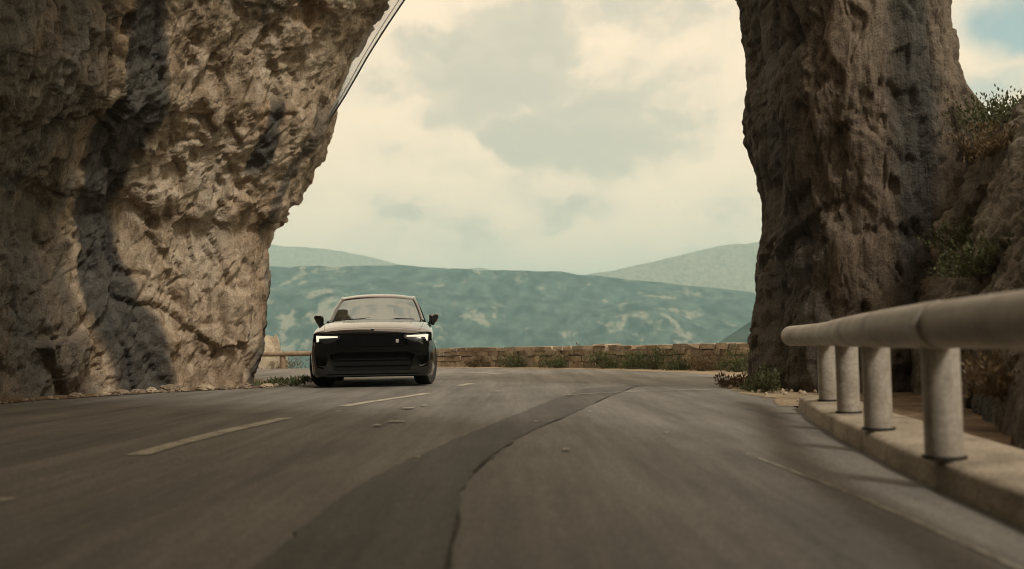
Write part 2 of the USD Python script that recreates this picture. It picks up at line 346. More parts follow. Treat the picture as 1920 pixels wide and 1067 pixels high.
def hill_material():
    n = {'g': ('geometry', {}), 's': ('separate_xyz', {}),
         'n1': ('noise_texture', {'scale': 0.0042, 'detail': 9.0, 'roughness': 0.60, 'distortion': 0.5}),
         'mm': ('mapping', {'mapping_type': 'point', 'scale': [1, 0.42, 1]}),
         'n5': ('noise_texture', {'scale': 0.085, 'detail': 6.0, 'roughness': 0.6}),
         'sr': ('rgb_ramp', {'ramp': [(0.36, [0.19, 0.19, 0.15]), (0.62, [0.32, 0.305, 0.245])]}),
         'n2': ('noise_texture', {'scale': 0.024, 'detail': 9.0, 'roughness': 0.66, 'distortion': 0.2}),
         'n3': ('voronoi_texture', {'scale': 0.075}),
         'n4': ('noise_texture', {'scale': 0.03, 'detail': 7.0, 'roughness': 0.65}),
         'gr': ('rgb_ramp', {'ramp': [(0.38, [0.003, 0.010, 0.011]), (0.62, [0.075, 0.105, 0.090])]}),
         'v': ('math', {'math_type': 'multiply', 'value2': 0.11}), 'vv': ('map_range', {'from_min': 0.0, 'from_max': 9.0, 'to_min': 1.35, 'to_max': 0.55, 'clamp': True}),
         'gm': ('vector_math', {'math_type': 'scale'}),
         'nm': ('math', {'math_type': 'multiply_add', 'value2': 0.45}), 'nh': ('math', {'math_type': 'multiply', 'value2': 0.55}),
         'rp': ('map_range', {'range_type': 'smoothstep', 'from_min': 0.540, 'from_max': 0.60, 'to_max': 0.8, 'clamp': True}),
         'rm': ('mix_color', {'blend_type': 'mix', 'b': [0.27, 0.245, 0.19]}),
         'at': ('attribute', {'attribute': 'bare'}), 'an': ('math', {'math_type': 'multiply_add', 'value2': 1.0}), 'a2': ('math', {'math_type': 'multiply_add', 'value2': 1.6, 'value3': -0.8}),
         'as': ('map_range', {'range_type': 'smoothstep', 'from_min': 0.35, 'from_max': 0.75, 'to_max': 0.9, 'clamp': True}),
         'am': ('mix_color', {'blend_type': 'mix', 'b': [0.33, 0.31, 0.24]}),
         'p': ('principled_bsdf', {'roughness': 0.95, 'specular_ior_level': 0.1})}
    l = [('mm.vector', 'n1.vector'), ('g.position', 'mm.vector'), ('mm.vector', 'n2.vector'), ('g.position', 'n3.vector'), ('mm.vector', 'n4.vector'), ('n4.fac', 'gr.fac'),
         ('n3.distance', 'vv.value'), ('gr.color', 'gm.vector1'), ('n2.fac', 'nh.value1'), ('n1.fac', 'nm.value1'), ('nh.value', 'nm.value3'), ('nm.value', 'rp.value'),
         ('rp.result', 'rm.fac'), ('gm.vector', 'rm.a'), ('n2.fac', 'a2.value1'), ('at.fac', 'an.value1'), ('a2.value', 'an.value3'), ('an.value', 'as.value'), ('mm.vector', 'n5.vector'), ('n5.fac', 'sr.fac'), ('sr.color', 'am.b'), ('as.result', 'am.fac'), ('rm.result', 'am.a'), ('am.result', 'p.base_color')]
    n['vv'][1].update(from_max=0.9)
    l.append(('vv.result', 'gm.scale'))
    n.pop('v')
    return usdkit.material(stage, '/World/Looks/hillside', n, l, surface='p.BSDF')


HILL = hill_material()

# ------------------------------------------------------------------ terrain and air
bench = sg.Polygon([(-60, -120), (-60, 31), (-30, 35), (-13, 33.6), (-8, 32.8), (-4, 32.0), (-1.3, 30.5), (2.9, 24.8), (5.2, 19.8), (6.5, 16.5), (9, 13), (40, 6), (60, -120)])


def axis_points(lo, hi, fine_lo, fine_hi, fine, grow, start=None):
    pts = list(np.arange(fine_lo, fine_hi + 1e-6, fine))
    step, p = fine, pts[-1]
    while p < hi:
        step = step * grow
        p += step
        pts.append(p)
    step, p = fine, pts[0]
    while p > lo:
        step = step * grow
        p -= step
        pts.insert(0, p)
    return np.array(pts)


def make_terrain():
    xs = np.unique(np.r_[axis_points(-6000, 6000, -22, 22, 1.5, 1.22), np.arange(-2600, 2600, 14.0)])
    ys = np.unique(np.r_[axis_points(-3500, 9500, -14, 48, 1.5, 1.2), np.arange(1400, 4700, 14.0), np.arange(500, 1400, 22.0)])
    X, Y = np.meshgrid(xs, ys, indexing='ij')
    P = np.stack([X, Y, 0 * X], -1)
    near = (np.abs(X) < 400) & (Y < 500)
    pts = shapely.points(X[near], Y[near])
    d = np.full(X.shape, 450.0)
    d[near] = shapely.distance(bench, pts)
    drop = -260 * (1 - np.exp(-d / 190.0)) - np.minimum(d, 6) * 0.5
    zz = np.where(d > 0, drop - 0.35 * np.minimum(d, 1), 0.0) - 0.03
    zz = zz + np.where(d > 4, np.minimum((d - 4) / 40, 1) * 22 * (meshkit.fbm(P / 90.0, 5, 3) - 0.5), 0)
    # ridges: crest height over x, at a distance, with a front slope and a back slope
    ang = lambda px, y0: (np.asarray(px, float) - 960) / 1950.0 * y0
    el = lambda py, px, y0: (650.6 + (960 - np.asarray(px, float)) * 0.01745 - np.asarray(py, float)) / 1950.0 * y0 + CAM_H

    def ridge(y0, cx, cy, w_front, w_back, seed, rough, wob=150.0):
        crest = np.interp(X, ang(cx, y0), el(cy, cx, y0))
        yy = y0 + wob * (meshkit.fbm(np.stack([X / 700.0, 0 * X, 0 * X], -1), 3, seed) - 0.5)
        t = Y - yy
        prof = np.where(t < 0, np.clip(1 + t / w_front, 0, 1), np.clip(1 - t / w_back, 0, 1))
        prof = np.where(t < 0, prof ** 1.15, prof)
        gully = meshkit.fbm(np.stack([X / 260.0, Y / 420.0, 0 * X], -1), 5, seed + 9)
        fall = np.clip(-t / w_front, 0, 1)
        base = -260.0
        return base + (crest - base) * prof + rough * (gully - 0.5) * np.minimum(fall * 4, 1) + 10 * (meshkit.fbm(np.stack([X / 60.0, Y / 60.0, 0 * X], -1), 3, seed + 5) - 0.5)

    r1 = ridge(2500, [-1500, 100, 400, 520, 650, 740, 800, 880, 960, 1050, 1085, 1130, 1200, 1300, 1420, 1700, 2300, 3400], [540, 515, 503, 500, 500, 500, 503, 507, 510, 512, 517, 518, 524, 535, 552, 575, 590, 600], 1450, 900, 11, 150)
    r2 = ridge(3900, [-2500, -800, 200, 430, 512, 570, 640, 700, 770, 850, 900, 950, 1010, 1100, 2000, 4000], [500, 470, 455, 452, 457, 461, 469, 482, 500, 506, 502, 506, 514, 530, 560, 600], 1500, 900, 23, 70)
    r3 = ridge(3300, [700, 900, 1080, 1150, 1220, 1290, 1340, 1380, 1430, 1600, 1900, 2600, 4000], [600, 560, 519, 508, 493, 475, 463, 458, 455, 440, 445, 470, 520], 1500, 900, 37, 80)
    r4 = ridge(820, [1000, 1200, 1320, 1350, 1390, 1430, 1500, 1700, 2200, 3500], [760, 700, 657, 640, 615, 590, 560, 540, 560, 640], 300, 260, 51, 26, 40)
    zz = np.maximum.reduce([zz, r1, r2, r3, r4])
    bare = np.maximum(smoothstep(20, 230, zz) * (r2 >= zz - 1e-6) * 1.1, smoothstep(0, 200, zz) * (r3 >= zz - 1e-6) * 1.0)
    bare = np.maximum(bare, 0.12 * (r1 >= zz - 1e-6))
    P[..., 2] = zz
    obj('hills', grid_mesh(P), HILL, smooth=True, kind='structure', prim={'bare': bare.ravel()})
    return zz.max(), zz.min(), xs, ys


zmax, zmin, XS, YS = make_terrain()
hz = usdkit.material(stage, '/World/Looks/haze', {'v': ('principled_volume', {'color': [0.53, 0.93, 1.0], 'density': 0.00025, 'anisotropy': 0.2})}, [], volume='v.volume')
hb = trimesh.creation.box([XS[-1] - XS[0] + 40, YS[-1] - YS[0] + 40, (zmax + 12) - (zmin - 1)])
hb.apply_translation([(XS[-1] + XS[0]) / 2, (YS[-1] + YS[0]) / 2, ((zmax + 12) + (zmin - 1)) / 2])
obj('haze', hb, hz, kind='stuff')

# ------------------------------------------------------------------ rock shaping
def facets(p, size, zs, seed):
    """fractured-rock relief: every cell of a random cell pattern is its own tilted face. Returns (height about -1..1, 0 at a crack .. 1)"""
    q = p / (size * np.array([1, 1, zs]))
    lo, hi = np.floor(q.min(0)).astype(int) - 1, np.ceil(q.max(0)).astype(int) + 1
    rng = np.random.default_rng(seed)
    # only grid cells near the surface get a site
    c = np.unique(np.floor(q).astype(int), axis=0)
    off = np.array([[i, j, k] for i in (-1, 0, 1) for j in (-1, 0, 1) for k in (-1, 0, 1)])
    c = np.unique((c[:, None] + off).reshape(-1, 3), axis=0)
    h = ((c[:, 0] * 73856093) ^ (c[:, 1] * 19349663) ^ (c[:, 2] * 83492791)) + seed * 7919

    def rnd(k):
        v = (h + k * 374761393) & 0xFFFFFFFF
        v = ((v ^ (v >> 15)) * 2246822519) & 0xFFFFFFFF
        v = ((v ^ (v >> 13)) * 3266489917) & 0xFFFFFFFF
        return ((v ^ (v >> 16)) & 0xFFFFFF) / 16777215.0

    site = c + np.stack([rnd(1), rnd(2), rnd(3)], 1)
    tilt = (np.stack([rnd(4), rnd(5), rnd(6)], 1) - 0.5) * 1.9
    hh = rnd(7) * 1.3 - 0.65
    d, i = cKDTree(site).query(q, k=2)
    j = i[:, 0]
    return hh[j] + ((q - site[j]) * tilt[j]).sum(1), np.clip((d[:, 1] - d[:, 0]) / 0.16, 0, 1)


def rock_relief(p, seed, amp=1.0, zs=1.5, fine=True):
    w = np.stack([meshkit.fbm(p * np.array([1.3, 1.3, .8]) + k * 17.3, 3, seed + k) for k in range(3)], -1) - 0.5
    q = p + 0.45 * w
    a, ea = facets(q, 1.35, zs * 1.25, seed + 1)
    b, eb = facets(q + 0.12 * w[:, ::-1], 0.46, zs * 1.45, seed + 2)
    out = 0.095 * a + 0.062 * b + 0.40 * (meshkit.fbm(p * np.array([0.55, 0.55, 0.30]), 3, seed + 7) - 0.5) - 0.06 * (1 - ea) - 0.025 * (1 - eb)
    rib = 1 - np.abs(2 * meshkit.fbm((p + 0.5 * w) * np.array([2.9, 2.9, 0.85]), 4, seed + 21) - 1)
    out += 0.20 * (rib - 0.75)
    if fine:
        c, ec = facets(q + 0.08 * w, 0.17, 2.0, seed + 3)
        d, ed = facets(q + 0.04 * w, 0.075, 1.5, seed + 4)
        f1 = meshkit.fbm((p + 0.25 * w) * np.array([5.2, 5.2, 2.4]), 4, seed + 9)
        pits = smoothstep(0.56, 0.70, f1)
        rid = 1 - np.abs(2 * meshkit.fbm(p * np.array([8.5, 8.5, 3.4]) + 3 * w, 4, seed + 12) - 1)
        out += 0.034 * c - 0.012 * (1 - ec) + 0.013 * d - 0.095 * pits + 0.070 * (rid - 0.75)
    return amp * out


def grid_normals(P):
    du, dv = np.gradient(P, axis=0), np.gradient(P, axis=1)
    n = np.cross(du, dv)
    return n / np.maximum(np.linalg.norm(n, axis=-1, keepdims=True), 1e-9)


# ------------------------------------------------------------------ the left cliff with its overhanging vault
def make_left_cliff():
    plan = [(6.5, -27), (0.0, -24.5), (-4.0, -19), (-5.6, -11), (-6.0, -2), (-6.15, 4), (-6.25, 8), (-6.25, 11), (-6.15, 12.6), (-5.85, 13.7), (-5.35, 14.4), (-4.75, 14.95), (-4.25, 15.35), (-3.99, 15.65), (-3.90, 15.9)]  # first points: unseen rear wall, added to darken what the car reflects
    dense = spline(plan, 4000)
    L = np.r_[0, np.cumsum(np.linalg.norm(np.diff(dense, axis=0), axis=1))]
    fine0 = L[np.argmin(abs(dense[:, 1] - 9.0) + (dense[:, 0] > -5.5) * 9 + (dense[:, 1] < 0) * 9)]
    s = np.r_[np.linspace(0, fine0, 130, endpoint=False), np.linspace(fine0, L[-1], 290)]
    base = np.stack([np.interp(s, L, dense[:, k]) for k in (0, 1)], 1)
    # profile (offset towards the road, height), in the tunnel and at the mouth
    A = np.array([(0, -.3), (0, 0), (.05, .7), (.15, 1.3), (.4, 2.3), (.6, 2.75), (.9, 3.2), (1.15, 3.5), (1.5, 3.9), (1.95, 4.35), (2.6, 4.9), (3.2, 5.3), (3.9, 5.65), (4.9, 5.95), (6.2, 6.1), (7.6, 6.05), (8.8, 6.0), (9.7, 5.8)])  # upper points: unseen vault over the camera, shaped to shade the near road
    C = np.array([(0, -.3), (0, 0), (.11, .68), (.16, 1.33), (.20, 2.30), (.44, 2.67), (.69, 3.2), (.89, 3.44), (1.15, 3.81), (1.25, 4.35), (1.50, 5.01), (1.73, 5.42), (2.06, 5.82), (2.45, 6.4), (2.75, 7.0), (2.95, 7.7), (3.05, 8.6), (3.05, 10)])
    lenC = np.r_[0, np.cumsum(np.linalg.norm(np.diff(C, axis=0), axis=1))]
    k6 = 13
    vv = np.r_[np.linspace(0, lenC[k6], 265, endpoint=False), np.linspace(lenC[k6], lenC[-1], 45)]
    from scipy.interpolate import PchipInterpolator
    fA, fC = PchipInterpolator(lenC, A), PchipInterpolator(lenC, C)
    pa, pc = fA(vv), fC(vv)
    w = smoothstep(1.5, 8.0, base[:, 1])[:, None]
    off = pa[None, :, 0] * (1 - w) + pc[None, :, 0] * w
    hgt = pa[None, :, 1] * (1 - w) + pc[None, :, 1] * w
    lean = smoothstep(12.5, 14.5, base[:, 1]) * (1 - smoothstep(15.0, 15.8, base[:, 1]))
    P = np.zeros((len(s), len(vv), 3))
    P[..., 0] = base[:, None, 0] + off
    P[..., 1] = base[:, None, 1] - 0.30 * off * lean[:, None] - 0.66 * np.maximum(off - 2.2, 0) * smoothstep(8, 15.8, base[:, 1])[:, None]
    P[..., 2] = hgt
    # outer face: behind the mouth the cliff turns away to the left; above the mouth it rises
    lip = P[-1]
    back = spline([(0, 0), (-.12, .45), (-.5, 1.5), (-2.0, 4.6), (-6.2, 9.5), (-14, 14.5)], 110)
    t = np.r_[0, np.cumsum(np.linalg.norm(np.diff(back, axis=0), axis=1))]
    wv = 0.75 * smoothstep(4.6, 8.0, np.maximum.accumulate(lip[:, 2]))
    outer = np.zeros((len(back), len(vv), 3))
    outer[..., 0] = lip[None, :, 0] + back[:, None, 0] * (1 - wv) * (1 - 0.2 * wv)
    outer[..., 1] = lip[None, :, 1] + back[:, None, 1] * (1 - wv) + 0.12 * t[:, None] * wv
    outer[..., 2] = lip[None, :, 2] + (t[:, None] * 0.75) * wv + 0.18 * t[:, None] * np.clip(lip[None, :, 2] / 6, 0, 1)
    P = np.concatenate([P, outer[1:]], 0)
    N = grid_normals(P)                      # u along the road, v upward: cross(u, v) points to +x
    shape = P.shape[:2]
    p = P.reshape(-1, 3)
    nn = N.reshape(-1, 3)
    amp = np.ones(len(p))
    disp = rock_relief(p, 5, 1.0, 1.5)
    # keep the mouth's outline, soften relief at the very foot
    foot = smoothstep(-0.1, 0.5, p[:, 2]) * 0.5 + 0.5
    Sm = np.repeat(np.r_[s - L[-1], t[1:]], len(vv))
    foot = foot * (1 - 0.45 * np.exp(-(Sm / 0.7) ** 2))
    p2 = p + nn * (disp * foot * amp)[:, None]
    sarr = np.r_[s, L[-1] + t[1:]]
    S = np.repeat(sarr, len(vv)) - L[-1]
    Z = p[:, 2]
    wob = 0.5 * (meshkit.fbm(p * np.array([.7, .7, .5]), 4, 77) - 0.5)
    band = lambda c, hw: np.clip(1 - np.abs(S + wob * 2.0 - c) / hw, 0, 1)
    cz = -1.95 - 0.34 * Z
    stain_shade = 1.05 * smoothstep(0, .6, band(cz, 0.70))
    stain_shade = np.maximum(stain_shade, 0.76 * smoothstep(-0.3, -0.9, S - cz + wob * 1.8))  # left of the streak: stain plus overhang shade put into the colour
    stain_shade = np.maximum(stain_shade, 0.85 * smoothstep(0, .5, band(0.1, 0.5)) * smoothstep(2.8, 1.4, Z))
    stain_shade = np.maximum(stain_shade, 0.9 * smoothstep(0, .5, band(-0.95, 0.22)) * smoothstep(2.9, 3.3, Z) * smoothstep(4.4, 4.0, Z))
    stain_shade = np.maximum(stain_shade, 0.75 * smoothstep(0, .5, band(-0.28 , 0.16)) * smoothstep(1.6, 2.4, Z) * smoothstep(4.8, 4.0, Z))
    stain_shade = np.maximum(stain_shade, 0.6 * smoothstep(4.6, 5.4, Z + wob) * smoothstep(-0.9, -1.6, S))  # upper left: overhang shade put into the rock colour as well
    obj('cliff', trimesh.Trimesh(p2, grid_faces(*shape), process=False), ROCK, smooth=35, kind='structure', label='tan limestone cliff overhanging the road behind the black car', category='cliff') if False else None
    m = trimesh.Trimesh(p2, grid_faces(*shape), process=False)
    obj('cliff', m, ROCK, smooth=True, kind='structure', prim={'stain_shade': stain_shade})
    return p2.reshape(*shape, 3)


CLIFF = make_left_cliff()


# ------------------------------------------------------------------ the rock pillar and the shoulder behind the railing
def make_pillar():
    zk = [-.3, 0, .55, 1, 1.36, 1.7, 1.94, 2.4, 2.77, 3.1, 3.42, 3.84, 4.3, 5, 6, 7.6]
    lx = [2.86, 2.86, 2.88, 2.97, 2.97, 3.04, 3.11, 3.10, 3.05, 3.0, 2.99, 3.06, 3.0, 2.9, 2.7, 2.5]
    rx = [5.9, 5.9, 5.8, 5.7, 5.6, 5.5, 5.4, 5.25, 5.1, 4.92, 4.78, 4.72, 4.72, 4.8, 5.2, 6.0]
    zz = np.linspace(-.3, 7.6, 300)
    l, r = np.interp(zz, zk, lx), np.interp(zz, zk, rx)
    th = np.concatenate([np.linspace(0, np.pi, 90, endpoint=False), np.linspace(np.pi, 2 * np.pi, 230, endpoint=False), [2 * np.pi]])
    c, s_ = np.cos(th), np.sin(th)
    e = 0.72
    cx, hw = (l + r) / 2, (r - l) / 2
    X = cx[None] + hw[None] * (np.sign(c) * np.abs(c) ** e)[:, None]
    Yd = np.where(s_ > 0, 2.6, 1.35)
    Y = 11.75 + (Yd * np.sign(s_) * np.abs(s_) ** e)[:, None] + 0 * X - 0.06 * (X - 2.6)
    P = np.stack([X, Y, np.broadcast_to(zz, X.shape)], -1)
    N = grid_normals(P)
    p, nn = P.reshape(-1, 3), N.reshape(-1, 3)
    disp = rock_relief(p, 61, 0.62, 2.4)
    p2 = (p + nn * disp[:, None]).reshape(*P.shape)
    p2[-1] = p2[0]
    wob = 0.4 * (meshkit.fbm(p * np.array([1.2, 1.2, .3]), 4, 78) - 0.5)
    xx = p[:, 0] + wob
    stain_shade = np.clip(1.3 - np.abs(xx - 3.05) / 0.36, 0, 1) * 0.72
    stain_shade = np.maximum(stain_shade, np.clip(1.3 - np.abs(xx - 4.05) / 0.36, 0, 1) * 0.9)
    stain_shade = np.maximum(stain_shade, smoothstep(4.4, 4.9, xx) * 0.55)
    obj('rock_pillar', trimesh.Trimesh(p2.reshape(-1, 3), grid_faces(*P.shape[:2]), process=False), PILLAR, smooth=True, kind='structure', prim={'stain_shade': stain_shade})


make_pillar()


def make_shoulder():
    plan = spline([(4.5, 12.4), (4.05, 10.9), (3.8, 9.7), (3.6, 8.6), (3.15, 7.1), (2.6, 5.6), (2.2, 4.4), (2.0, 3), (1.95, 1), (2.1, -4), (2.8, -10)], np.r_[np.linspace(0, .45, 230, endpoint=False), np.linspace(.45, 1, 60)])
    prof = spline([(0, -.6), (0, -.1), (.05, .3), (.22, .7), (.55, 1.25), (.95, 1.8), (1.35, 2.25), (1.8, 2.55), (2.6, 2.75), (4, 2.85), (6, 2.4), (9, 0.5)], np.r_[np.linspace(0, .42, 170, endpoint=False), np.linspace(.42, 1, 50)])
    sc = np.interp(plan[:, 1], [-10, 2, 4.5, 7, 9, 12], [1.6, 0.55, .60, .92, 1.04, 1.1])
    steep = np.interp(plan[:, 1], [5, 8], [1.0, 0.55])
    t = np.gradient(plan, axis=0); t /= np.linalg.norm(t, axis=1, keepdims=True)
    out = np.stack([-t[:, 1], t[:, 0]], 1)
    P = np.zeros((len(plan), len(prof), 3))
    P[..., 0] = plan[:, None, 0] + out[:, None, 0] * prof[None, :, 0] * steep[:, None]
    P[..., 1] = plan[:, None, 1] + out[:, None, 1] * prof[None, :, 0] * 0.35
    P[..., 2] = prof[None, :, 1] * sc[:, None]
    N = -grid_normals(P)
    if N[100, 40, 0] > 0:
        N = -N
    p, nn = P.reshape(-1, 3), N.reshape(-1, 3)
    disp = rock_relief(p, 91, 0.85, 1.0)
    p2 = p + nn * (disp * (0.35 + 0.65 * smoothstep(0.0, 0.8, p[:, 2])))[:, None]
    stain_shade = 0.5 * smoothstep(0.45, 0.7, meshkit.fbm(p * .9, 3, 5)) + 0.45 * smoothstep(0.9, 0.2, p[:, 2])
    m = trimesh.Trimesh(p2, grid_faces(*P.shape[:2]), process=False)
    obj('rock_bank', m, SHOULDER, smooth=True, kind='structure', prim={'stain_shade': stain_shade})
    return p2.reshape(*P.shape)


BANK = make_shoulder()

# ------------------------------------------------------------------ road, verges, markings
kerb_front = spline([(1.28, -9), (1.24, -2), (1.25, 1), (1.36, 2.5), (1.53, 4.1), (1.79, 5.9), (2.06, 7.4), (2.24, 8.3)], 60)
road = sg.Polygon([(-7.2, -12), (1.3, -12)] + [tuple(q + [0.03, 0]) for q in kerb_front] + [(2.35, 9.2), (2.62, 10.2), (2.66, 11.3), (2.75, 12.4), (3.3, 14.2), (3.75, 16.5), (3.5, 19.0), (1.7, 23.4), (-2.3, 28.9), (-5, 31.0), (-9, 31.9), (-20, 33.4), (-20, 20), (-7.2, 13)])
obj('road', sheet(road, 0.0), ASPHALT, kind='structure')
verge = sg.Polygon([(2.2, 8.7), (2.6, 8.3), (4.2, 10), (7.5, 13), (6.2, 16.4), (5.0, 19.8), (2.8, 24.6), (-1.5, 30.2), (-4.2, 31.9), (-2.6, 29.4), (1.55, 23.6), (3.2, 19.2), (3.45, 16.6), (3.05, 14.4), (2.55, 12.6), (2.38, 11.0), (2.45, 9.9)])
rv = np.random.default_rng(3)


def ragged(poly, amp, step, seed):
    rng = np.random.default_rng(seed)
    line = poly.segmentize(step).exterior.coords[:-1]
    return sg.Polygon([(x + rng.normal(0, amp), y + rng.normal(0, amp)) for x, y in line]).buffer(0)


obj('verge', sheet(ragged(verge, 0.03, 0.2, 4), 0.004), GRAVEL, kind='structure')
soil = sg.Polygon([(-5.4, -10), (-5.5, 0), (-5.55, 6), (-5.65, 10), (-5.5, 12.3), (-5.1, 13.3), (-4.55, 14.1), (-4.0, 14.8), (-3.5, 15.35), (-3.35, 16.0), (-3.6, 17), (-4.0, 18.5), (-6, 21.5), (-10, 26), (-14, 28), (-13, 20), (-7.5, 14), (-7.2, -10)])
obj('verge', sheet(ragged(soil, 0.05, 0.22, 6), 0.008), SOIL, kind='structure')

bank_foot = sg.Polygon([(1.6, -6), (1.6, 2.0), (1.9, 4.4), (2.2, 6.2), (2.55, 7.9), (2.7, 9), (2.9, 10.4), (4.6, 11.5), (4.4, 8), (3.6, 5.5), (3, 3), (3, -6)])
obj('verge', sheet(ragged(bank_foot, 0.03, 0.3, 9), 0.012), SOIL, kind='structure')
# a darker relaid strip of asphalt and the tar seams along it
seam1 = spline([(-0.65, 0.2), (-0.65, 2.5), (-0.63, 3.8), (-0.40, 5.7), (-0.05, 7.8), (0.2, 9.3), (0.92, 13.1), (1.45, 15.6), (1.62, 17.2), (1.45, 19.0), (0.6, 22)], 70)
seam2 = spline([(-0.1, 0.2), (-0.16, 2.5), (-0.19, 3.9), (-0.02, 5.8), (0.42, 8.0), (0.86, 10.2), (1.66, 13.76), (2.12, 16.0), (2.25, 17.6), (2.05, 19.6), (1.2, 22.4)], 70)
rngs = np.random.default_rng(12)
j1 = seam1 + np.c_[0.012 * (meshkit.fbm(np.c_[seam1[:, 1:] * 6.1, seam1 * 0], 3, 4) - .5) * 2, np.zeros(70)]
j2 = seam2 + np.c_[0.014 * (meshkit.fbm(np.c_[seam2[:, 1:] * 6.1, seam2 * 0], 3, 5) - .5) * 2, np.zeros(70)]
n1_, n2_ = int((j1[:, 1] < 13.2).sum()), int((j2[:, 1] < 14.0).sum())
patch = sg.Polygon([tuple(q) for q in j1[:n1_]] + [tuple(q) for q in j2[:n2_][::-1]]).buffer(0)
obj('asphalt_patch', sheet(ragged(patch, 0.008, 0.09, 31), 0.004), ASPHALT_PATCH, kind='structure')


def strip(c, w, seed=1, jag=0.3):
    rng = np.random.default_rng(seed)
    t = np.gradient(c, axis=0); t /= np.linalg.norm(t, axis=1, keepdims=True)
    n = np.stack([-t[:, 1], t[:, 0]], 1)
    a = w * (0.5 + jag * (rng.random(len(c)) - 0.5)); b = w * (0.5 + jag * (rng.random(len(c)) - 0.5))
    return sg.Polygon([tuple(q) for q in c + n * a[:, None]] + [tuple(q) for q in (c - n * b[:, None])[::-1]]).buffer(0)


for k, (a_, b_, w_) in enumerate([(7, 11, .008), (13, 18, .014), (21, 24, .008), (29, 33, .010), (37, 40, .012)]):
    obj('road_seam', sheet(strip(j2[a_:b_], w_, 4 + k, 1.4), 0.008), TAR, kind='structure')
obj('road_seam', sheet(strip(spline([(0.55, 11.1), (1.2, 11.6), (2.0, 11.9), (2.35, 11.9)], 20), 0.045, 8, 0.8), 0.012), PAINT, kind='structure')

centre = spline([(-2.02, -8), (-2.0, 0), (-1.96, 3.0), (-1.92, 3.95), (-2.0 + 0.02, 5.0), (-1.94, 6.8), (-1.80, 8.2), (-1.60, 9.84), (-1.03, 12.3), (-0.72, 14.9), (-0.30, 17.0), (-0.1, 19.2), (-0.6, 21.6), (-2.4, 24.6), (-5.5, 27)], 3000)
cl = np.r_[0, np.cumsum(np.linalg.norm(np.diff(centre, axis=0), axis=1))]
at_y = lambda y: cl[np.argmin(abs(centre[:1900, 1] - y))] if y < 19 else cl[-1]


def dash(y0, y1, label, seed):
    a, b = at_y(y0), at_y(y1)
    c = np.stack([np.interp(np.linspace(a, b, 24), cl, centre[:, k]) for k in (0, 1)], 1)
    obj('road_marking', sheet(strip(c, 0.125, seed, 0.12), 0.004), PAINT, kind='structure')


dash(1.15, 3.90, '', 1); dash(5.45, 8.25, '', 2); dash(9.80, 12.35, '', 3); dash(14.6, 17.1, '', 4)
a, b = cl[np.argmin(abs(centre[:, 1] - 20.4) + (np.arange(3000) < 1500) * 9)], 0
for k in range(2):
    c = np.stack([np.interp(np.linspace(a + 4.3 * k, a + 4.3 * k + 2.6, 24), cl, centre[:, q]) for q in (0, 1)], 1)
    obj('road_marking', sheet(strip(c, 0.12, 9 + k, 0.12), 0.004), PAINT, kind='structure')
obj('road_marking', sheet(strip(spline([(1.14, -1), (1.12, 1), (1.15, 2.5), (1.165, 3.4), (1.13, 4.4), (1.10, 5.0)], 60), 0.012, 21, 0.9), 0.004), PAINT, kind='structure')

# ------------------------------------------------------------------ kerb slab and guard rail
def make_kerb():
    off = kerb_front.copy()
    t = np.gradient(kerb_front, axis=0); t /= np.linalg.norm(t, axis=1, keepdims=True)
    n = np.stack([t[:, 1], -t[:, 0]], 1)
    wd = np.interp(kerb_front[:, 1], [-9, 3, 6, 8.3], [0.5, 0.46, 0.42, 0.36])
    rows = []
    rng = np.random.default_rng(8)
    jag = 0.012 * (meshkit.fbm(np.c_[kerb_front * 2.3, kerb_front[:, :1]], 3, 6) - .5) * 2
    for o, h in [(0.0, -0.1), (0.012, 0.0), (0.018, 0.075), (0.030, 0.092), (0.055, 0.102)] + [(f, 0.106) for f in (0.12, 0.25, 0.32)] + [(1.0, 0.10), (1.02, 0.05), (1.02, -0.3)]:
        oo = np.where(o > 0.9, wd * o, o)
        zj = h + (0.010 * (meshkit.fbm(np.c_[kerb_front * 1.7, np.full(len(t), o * 5)], 3, 9) - .5) * 2 if 0.05 < h else 0)
        q = kerb_front + n * (oo + jag)[:, None]
        rows.append(np.c_[q, np.broadcast_to(zj, len(q))])
    P = np.stack(rows, 1)
    m = grid_mesh(P)
    end = trimesh.Trimesh(P[-1], [[0, i, i + 1] for i in range(1, P.shape[1] - 1)], process=False)
    end0 = trimesh.Trimesh(P[0], [[0, i + 1, i] for i in range(1, P.shape[1] - 1)], process=False)
    mm = cat(m, end, end0)
    return mm


kerb_all = kerb_front
for k, (a_, b_) in enumerate([(0, 26), (26, 36), (36, 46), (46, 60)]):
    kerb_front = spline(kerb_all[a_:b_ + (1 if b_ < 60 else 0)], 40)
    d_ = kerb_front[-1] - kerb_front[-2]; d_ /= np.linalg.norm(d_)
    kerb_front[-1] -= d_ * 0.006
    obj('kerb', make_kerb(), CONCRETE, smooth=40, kind='structure')

rail_c = spline([(1.34, -6), (1.30, -1), (1.31, 0.4), (1.34, 1.5), (1.40, 2.5), (1.506, 3.753), (1.708, 5.0), (1.949, 6.19), (2.219, 7.48), (2.335, 8.75)], 90)
gr = thing('guardrail', 'thick weathered tube guard rail on round posts along the right kerb', 'guard rail', (1.506, 3.753, 0.0))
O = np.array([1.506, 3.753, 0.0])
zc = np.full(len(rail_c), 0.582)
pts = np.c_[rail_c, zc] - O
rad = np.full(len(pts), 0.083)
d_end = np.linalg.norm(pts - pts[-1], axis=1)
e = np.clip(d_end / 0.085, 0, 1)
